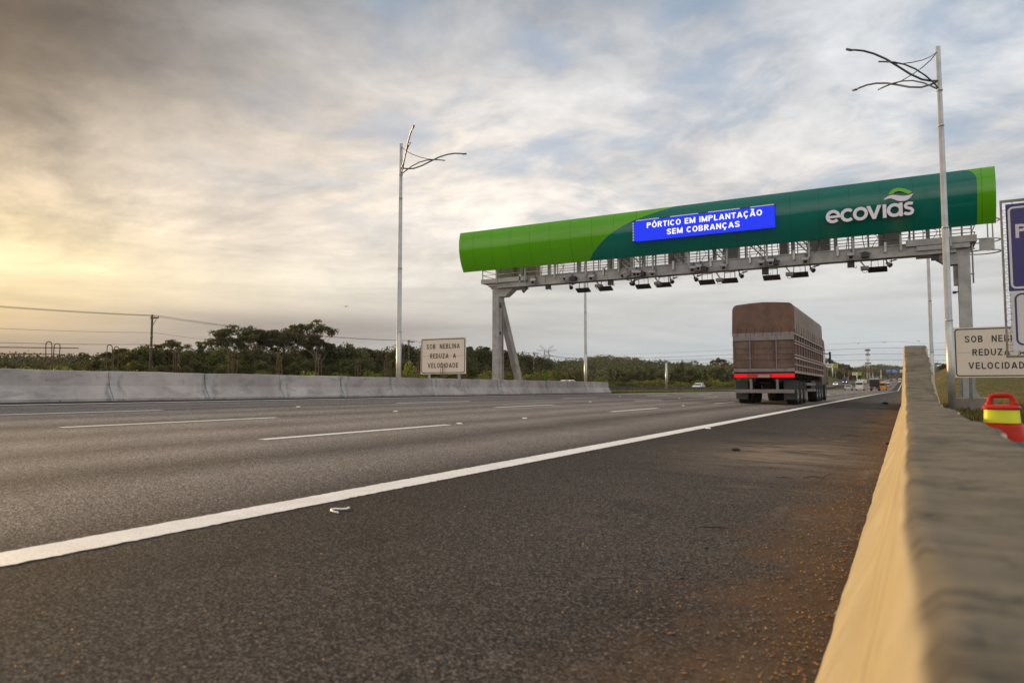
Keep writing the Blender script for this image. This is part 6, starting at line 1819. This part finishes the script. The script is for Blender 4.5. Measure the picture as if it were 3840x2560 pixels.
while x < 3860:
    plant('euc' if k % 3 == 0 else 'bushy', k % 3, x, rg.uniform(1338, 1362), D=225 + rg.uniform(-12, 12), wid=rg.uniform(0.85, 1.2), group='trees above the right hand bank', where=' above the right hand bank'); x += rg.uniform(22, 34); k += 1

# ------------------------------------------------------------------ grass
def blades(name, X, Y, Z, h, wd, mat, label, rng):
    n = len(X)
    a = rng.uniform(0, 2 * PI, n); lean = rng.normal(0, 0.35, (n, 2))
    h = h * rng.uniform(0.45, 1.3, n)
    B = np.stack([X, Y, Z], 1); s = np.stack([np.cos(a), np.sin(a), np.zeros(n)], 1) * (wd * rng.uniform(.6, 1.4, n))[:, None]
    mid = B + np.stack([lean[:, 0] * h * .35, lean[:, 1] * h * .35, h * .55], 1)
    tip = B + np.stack([lean[:, 0] * h, lean[:, 1] * h, h], 1)
    V = np.stack([B - s, B + s, mid + s * .7, tip, mid - s * .7], 1).reshape(-1, 3)
    F = np.arange(n * 5).reshape(n, 5)
    return tag(mesh_np(name, V, F, mat), label, 'grass', kind='stuff')
rg = np.random.default_rng(31)
n = 16000
Yg = 47.5 + 110 * rg.random(n) ** 1.6; Xg = -18.75 - 1.6 * rg.random(n) ** 1.4
blades('grass', Xg, Yg, zroad(Xg, Yg) + 0.04, 0.15, 0.016, M['grass'], 'fresh green grass along the median past the end of the pale barrier', rg)
n = 900
Yg = 47.5 + 150 * rg.random(n) ** 1.3; Xg = -19.2 - 2.5 * rg.random(n)
blades('grass', Xg, Yg, zroad(Xg, Yg) + 0.05, 0.5, 0.008, M['grassdry'], 'tall dry grass stems against the dark median wall', rg)
n = 26000
Yg = 7 + 110 * rg.random(n) ** 1.5; Xg = 0.6 + (0.3 + Yg * 0.16) * rg.random(n)
ok = ~((Xg > 1.7) & (Xg < 3.35) & (Yg > 35.5) & (Yg < 40.1))
Xg, Yg = Xg[ok], Yg[ok]
blades('grass', Xg, Yg, ground_z(Xg, Yg), 0.16, 0.012, M['grassdry'], 'rough grass on the ground behind the right hand barrier', rg)
n = 9000
Yg = 5 + 50 * rg.random(n) ** 1.3; Xg = 0.6 + (0.6 + Yg * 0.13) * rg.random(n)
ok = (np.sin(Xg * 2.1 + Yg * .5) + np.sin(Yg * .9) > 0.2) & ~((Xg > 1.7) & (Xg < 3.35) & (Yg > 35.5) & (Yg < 40.1))
Xg, Yg = Xg[ok], Yg[ok]
blades('grass', Xg, Yg, ground_z(Xg, Yg), 0.24, 0.012, M['grass'], 'patches of greener grass behind the right hand barrier', rg)

# ------------------------------------------------------------------ things lying on the asphalt
def chips(name, X, Y, size, mat, label, rng, flat=0.5):
    n = len(X)
    base = np.array([(1, 0, 0), (0, 1, 0), (-1, 0, 0), (0, -1, 0), (0, 0, 1), (0, 0, -0.4)], float)
    F0 = np.array([(0, 1, 4), (1, 2, 4), (2, 3, 4), (3, 0, 4), (1, 0, 5), (2, 1, 5), (3, 2, 5), (0, 3, 5)])
    sz = size * rng.uniform(.5, 1.5, n)
    V = base[None] * (sz[:, None, None]) * rng.uniform(.5, 1.3, (n, 6, 3)) * np.array([1, 1, flat])
    a = rng.uniform(0, 2 * PI, n); ca, sa = np.cos(a), np.sin(a)
    Vx = V[:, :, 0] * ca[:, None] - V[:, :, 1] * sa[:, None]; Vy = V[:, :, 0] * sa[:, None] + V[:, :, 1] * ca[:, None]
    P = np.stack([X[:, None] + Vx, Y[:, None] + Vy, (zroad(X, Y) + .003)[:, None] + V[:, :, 2] + sz[:, None] * .2 * flat], -1).reshape(-1, 3)
    F = (F0[None] + (np.arange(n) * 6)[:, None, None]).reshape(-1, 3)
    return tag(mesh_np(name, P, F, mat), label, 'litter', kind='stuff')
rg = np.random.default_rng(41)
n = 1500
Yp = 1.2 + 13 * rg.random(n) ** 1.3; Xp = -0.26 - np.abs(rg.normal(0, 0.11, n))
cl_ = np.sin(Yp * 7.3) + np.sin(Yp * 3.1 + 1) + rg.normal(0, .6, n); keep = cl_ > -0.4
m_ = 320
Yp = np.concatenate([Yp[keep], 1.1 + 9 * rg.random(m_) ** 1.2]); Xp = np.concatenate([Xp[keep], -0.4 - 2.3 * rg.random(m_) ** 1.3])
chips('fallen_petals', Xp, Yp, 0.0042, M['petal'], 'scattered yellow petals and seeds, thickest along the foot of the shoulder barrier', rg, 0.6)
n = 420
Yp = 1.1 + 12 * rg.random(n) ** 1.3; Xp = -0.26 - np.abs(rg.normal(0, 0.28, n))
M['leaflitter'] = plain('dry_leaf', (0.16, 0.085, 0.035), 0.85, 0.0, 0.5, 40.0)
chips('leaf_litter', Xp, Yp, 0.011, M['leaflitter'], 'brown leaf scraps mixed with the yellow petals at the barrier foot', rg, 0.25)
n = 5200
Yp = 1.2 + 14 * rg.random(n) ** 1.4; Xp = -0.25 - np.abs(rg.normal(0, 0.35, n))
chips('grit', Xp, Yp, 0.005, M['stone'], 'loose grit swept against the foot of the shoulder barrier', rg, 0.7)
def twig(px, py, pts, label, r=0.006):
    p = on_road(px, py)
    t = thing('twig', p, label, 'twig', 'twigs lying on the hard shoulder')
    MB().tube([(a, b, 0.008 + c) for a, b, c in pts], [r * .6] + [r] * (len(pts) - 2) + [r * .5], 6).build('stem', M['twig'], t, world=False)
    return t
twig(2680, 1981, [(-.10, .02, 0), (-.06, 0, 0), (-.02, -.02, .004), (.03, -.01, .006), (.08, .01, 0)], 'short bent twig in the middle of the hard shoulder', 0.005)
tw_ = twig(3055, 1797, [(-.10, .0, 0), (-.05, .05, .01), (.0, .05, .015), (.06, 0, .01), (.10, -.06, 0)], 'forked twig lying near the barrier, long curved stem', 0.0055)
MB().tube([(.05, .01, .012), (.09, .14, .03), (.11, .30, .02)], 0.0035, 5).build('side_shoot', M['twig'], tw_, world=False)
twig(2945, 1794, [(-.08, 0, 0), (0, .01, .004), (.07, 0, 0)], 'straight short twig left of the forked twig', 0.004)
twig(3190, 1635, [(-.16, 0, 0), (0, .02, .01), (.14, 0, 0)], 'thin dark twig far along the hard shoulder', 0.007)
twig(3270, 1585, [(-.2, 0, 0), (0, .03, .01), (.2, -.02, 0)], 'dark twig beside the foot of the barrier, farther along', 0.009)
def stone(px, py, r, mat, label):
    p = on_road(px, py)
    t = thing('stone', p, label, 'stone', 'stones lying on the hard shoulder')
    mb = MB(); rr2 = random.Random(int(px))
    rows = []
    for i in range(6):
        th = PI * i / 5
        rows.append([(r * 1.3 * math.sin(th) * math.cos(2 * PI * j / 9) * rr2.uniform(.8, 1.2), r * math.sin(th) * math.sin(2 * PI * j / 9) * rr2.uniform(.8, 1.2), r * .5 + r * .6 * math.cos(th)) for j in range(9)])
    mb.grid(rows, False, close=True); mb.build('lump', mat, t, world=False)
stone(2647, 2055, 0.012, M['black'], 'small black stone right of centre on the hard shoulder')
stone(2557, 2168, 0.009, M['black'], 'tiny black stone below the other black stone')
stone(2760, 1690, 0.04, M['twig'], 'dark lump of rubber on the hard shoulder below the lorry')
stone(3150, 2310, 0.016, M['stone'], 'pale stone by the foot of the barrier near the camera')
stone(3320, 1515, 0.13, M['black'], 'dark lump far up the hard shoulder near the barrier')
stone(3325, 1665, 0.03, M['black'], 'dark clod beside the barrier foot in the middle distance')
# bent white rod
p = on_road(1272, 1918)
t = thing('bent_rod', p, 'white bent rod shaped like a hook on the asphalt beside the edge line', 'rod')
pts = [on_road(x, y) - p + np.array([0, 0, .008]) for x, y in ((1268, 1925), (1250, 1922), (1241, 1917), (1242, 1913), (1256, 1911), (1282, 1912), (1300, 1911), (1308, 1908))]
MB().tube(pts, [.006, .0065, .0065, .006, .0055, .0055, .0065, .009], 8).build('rod', M['studwhite'], t, world=False)
# raised road studs
def stud(px, py, label, s=0.72):
    p = on_road(px, py)
    t = thing('road_stud', p, label, 'road stud', 'white raised road studs on the lane lines')
    mb = MB()
    v = [(-.07, -.055, 0), (.07, -.055, 0), (.07, .055, 0), (-.07, .055, 0), (-.05, -.03, .022), (.05, -.03, .022), (.05, .03, .022), (-.05, .03, .022)]
    mb.add([(a * s, b * s, c * s) for a, b, c in v], [(0, 1, 5, 4), (1, 2, 6, 5), (2, 3, 7, 6), (3, 0, 4, 7), (4, 5, 6, 7)])
    mb.build('housing', M['studwhite'], t, world=False)
for px, py, l in [(1118, 1525, 'white road stud on the farthest lane line, left of the near lamp post'), (1483, 1542, 'white road stud on the middle lane line below the near lamp post'), (1967, 1568, 'white road stud on the nearest lane line, right end'),
                  (1722, 1588, 'thin white road stud just past the nearest lane dash'), (2213, 1506, 'white road stud on the middle lane line below the barrier end'), (2326, 1486, 'white road stud on the farthest lane line past the barrier end'),
                  (2547, 1493, 'white road stud on the middle lane line left of the lorry'), (2562, 1521, 'white road stud in the lane beside the lorry wheels'), (2655, 1606, 'white road stud beside the solid edge line')]:
    stud(px, py, l)

# ------------------------------------------------------------------ air
mb = MB(); mb.box(-1600, 1600, -450, 3700, -14, 95)
hm = bpy.data.materials.new('haze'); hm.use_nodes = True
hn = NT(hm.node_tree); hm.node_tree.nodes.clear()
pv = hn.n('ShaderNodeVolumePrincipled')
pv.inputs['Color'].default_value = (0.80, 0.84, 0.88, 1); pv.inputs['Density'].default_value = 0.00004; pv.inputs['Anisotropy'].default_value = 0.2
ho = hn.n('ShaderNodeOutputMaterial'); hm.node_tree.links.new(pv.outputs[0], ho.inputs['Volume'])
tag(mb.build('haze', hm), 'thin pale haze over the whole place', 'haze', kind='stuff')
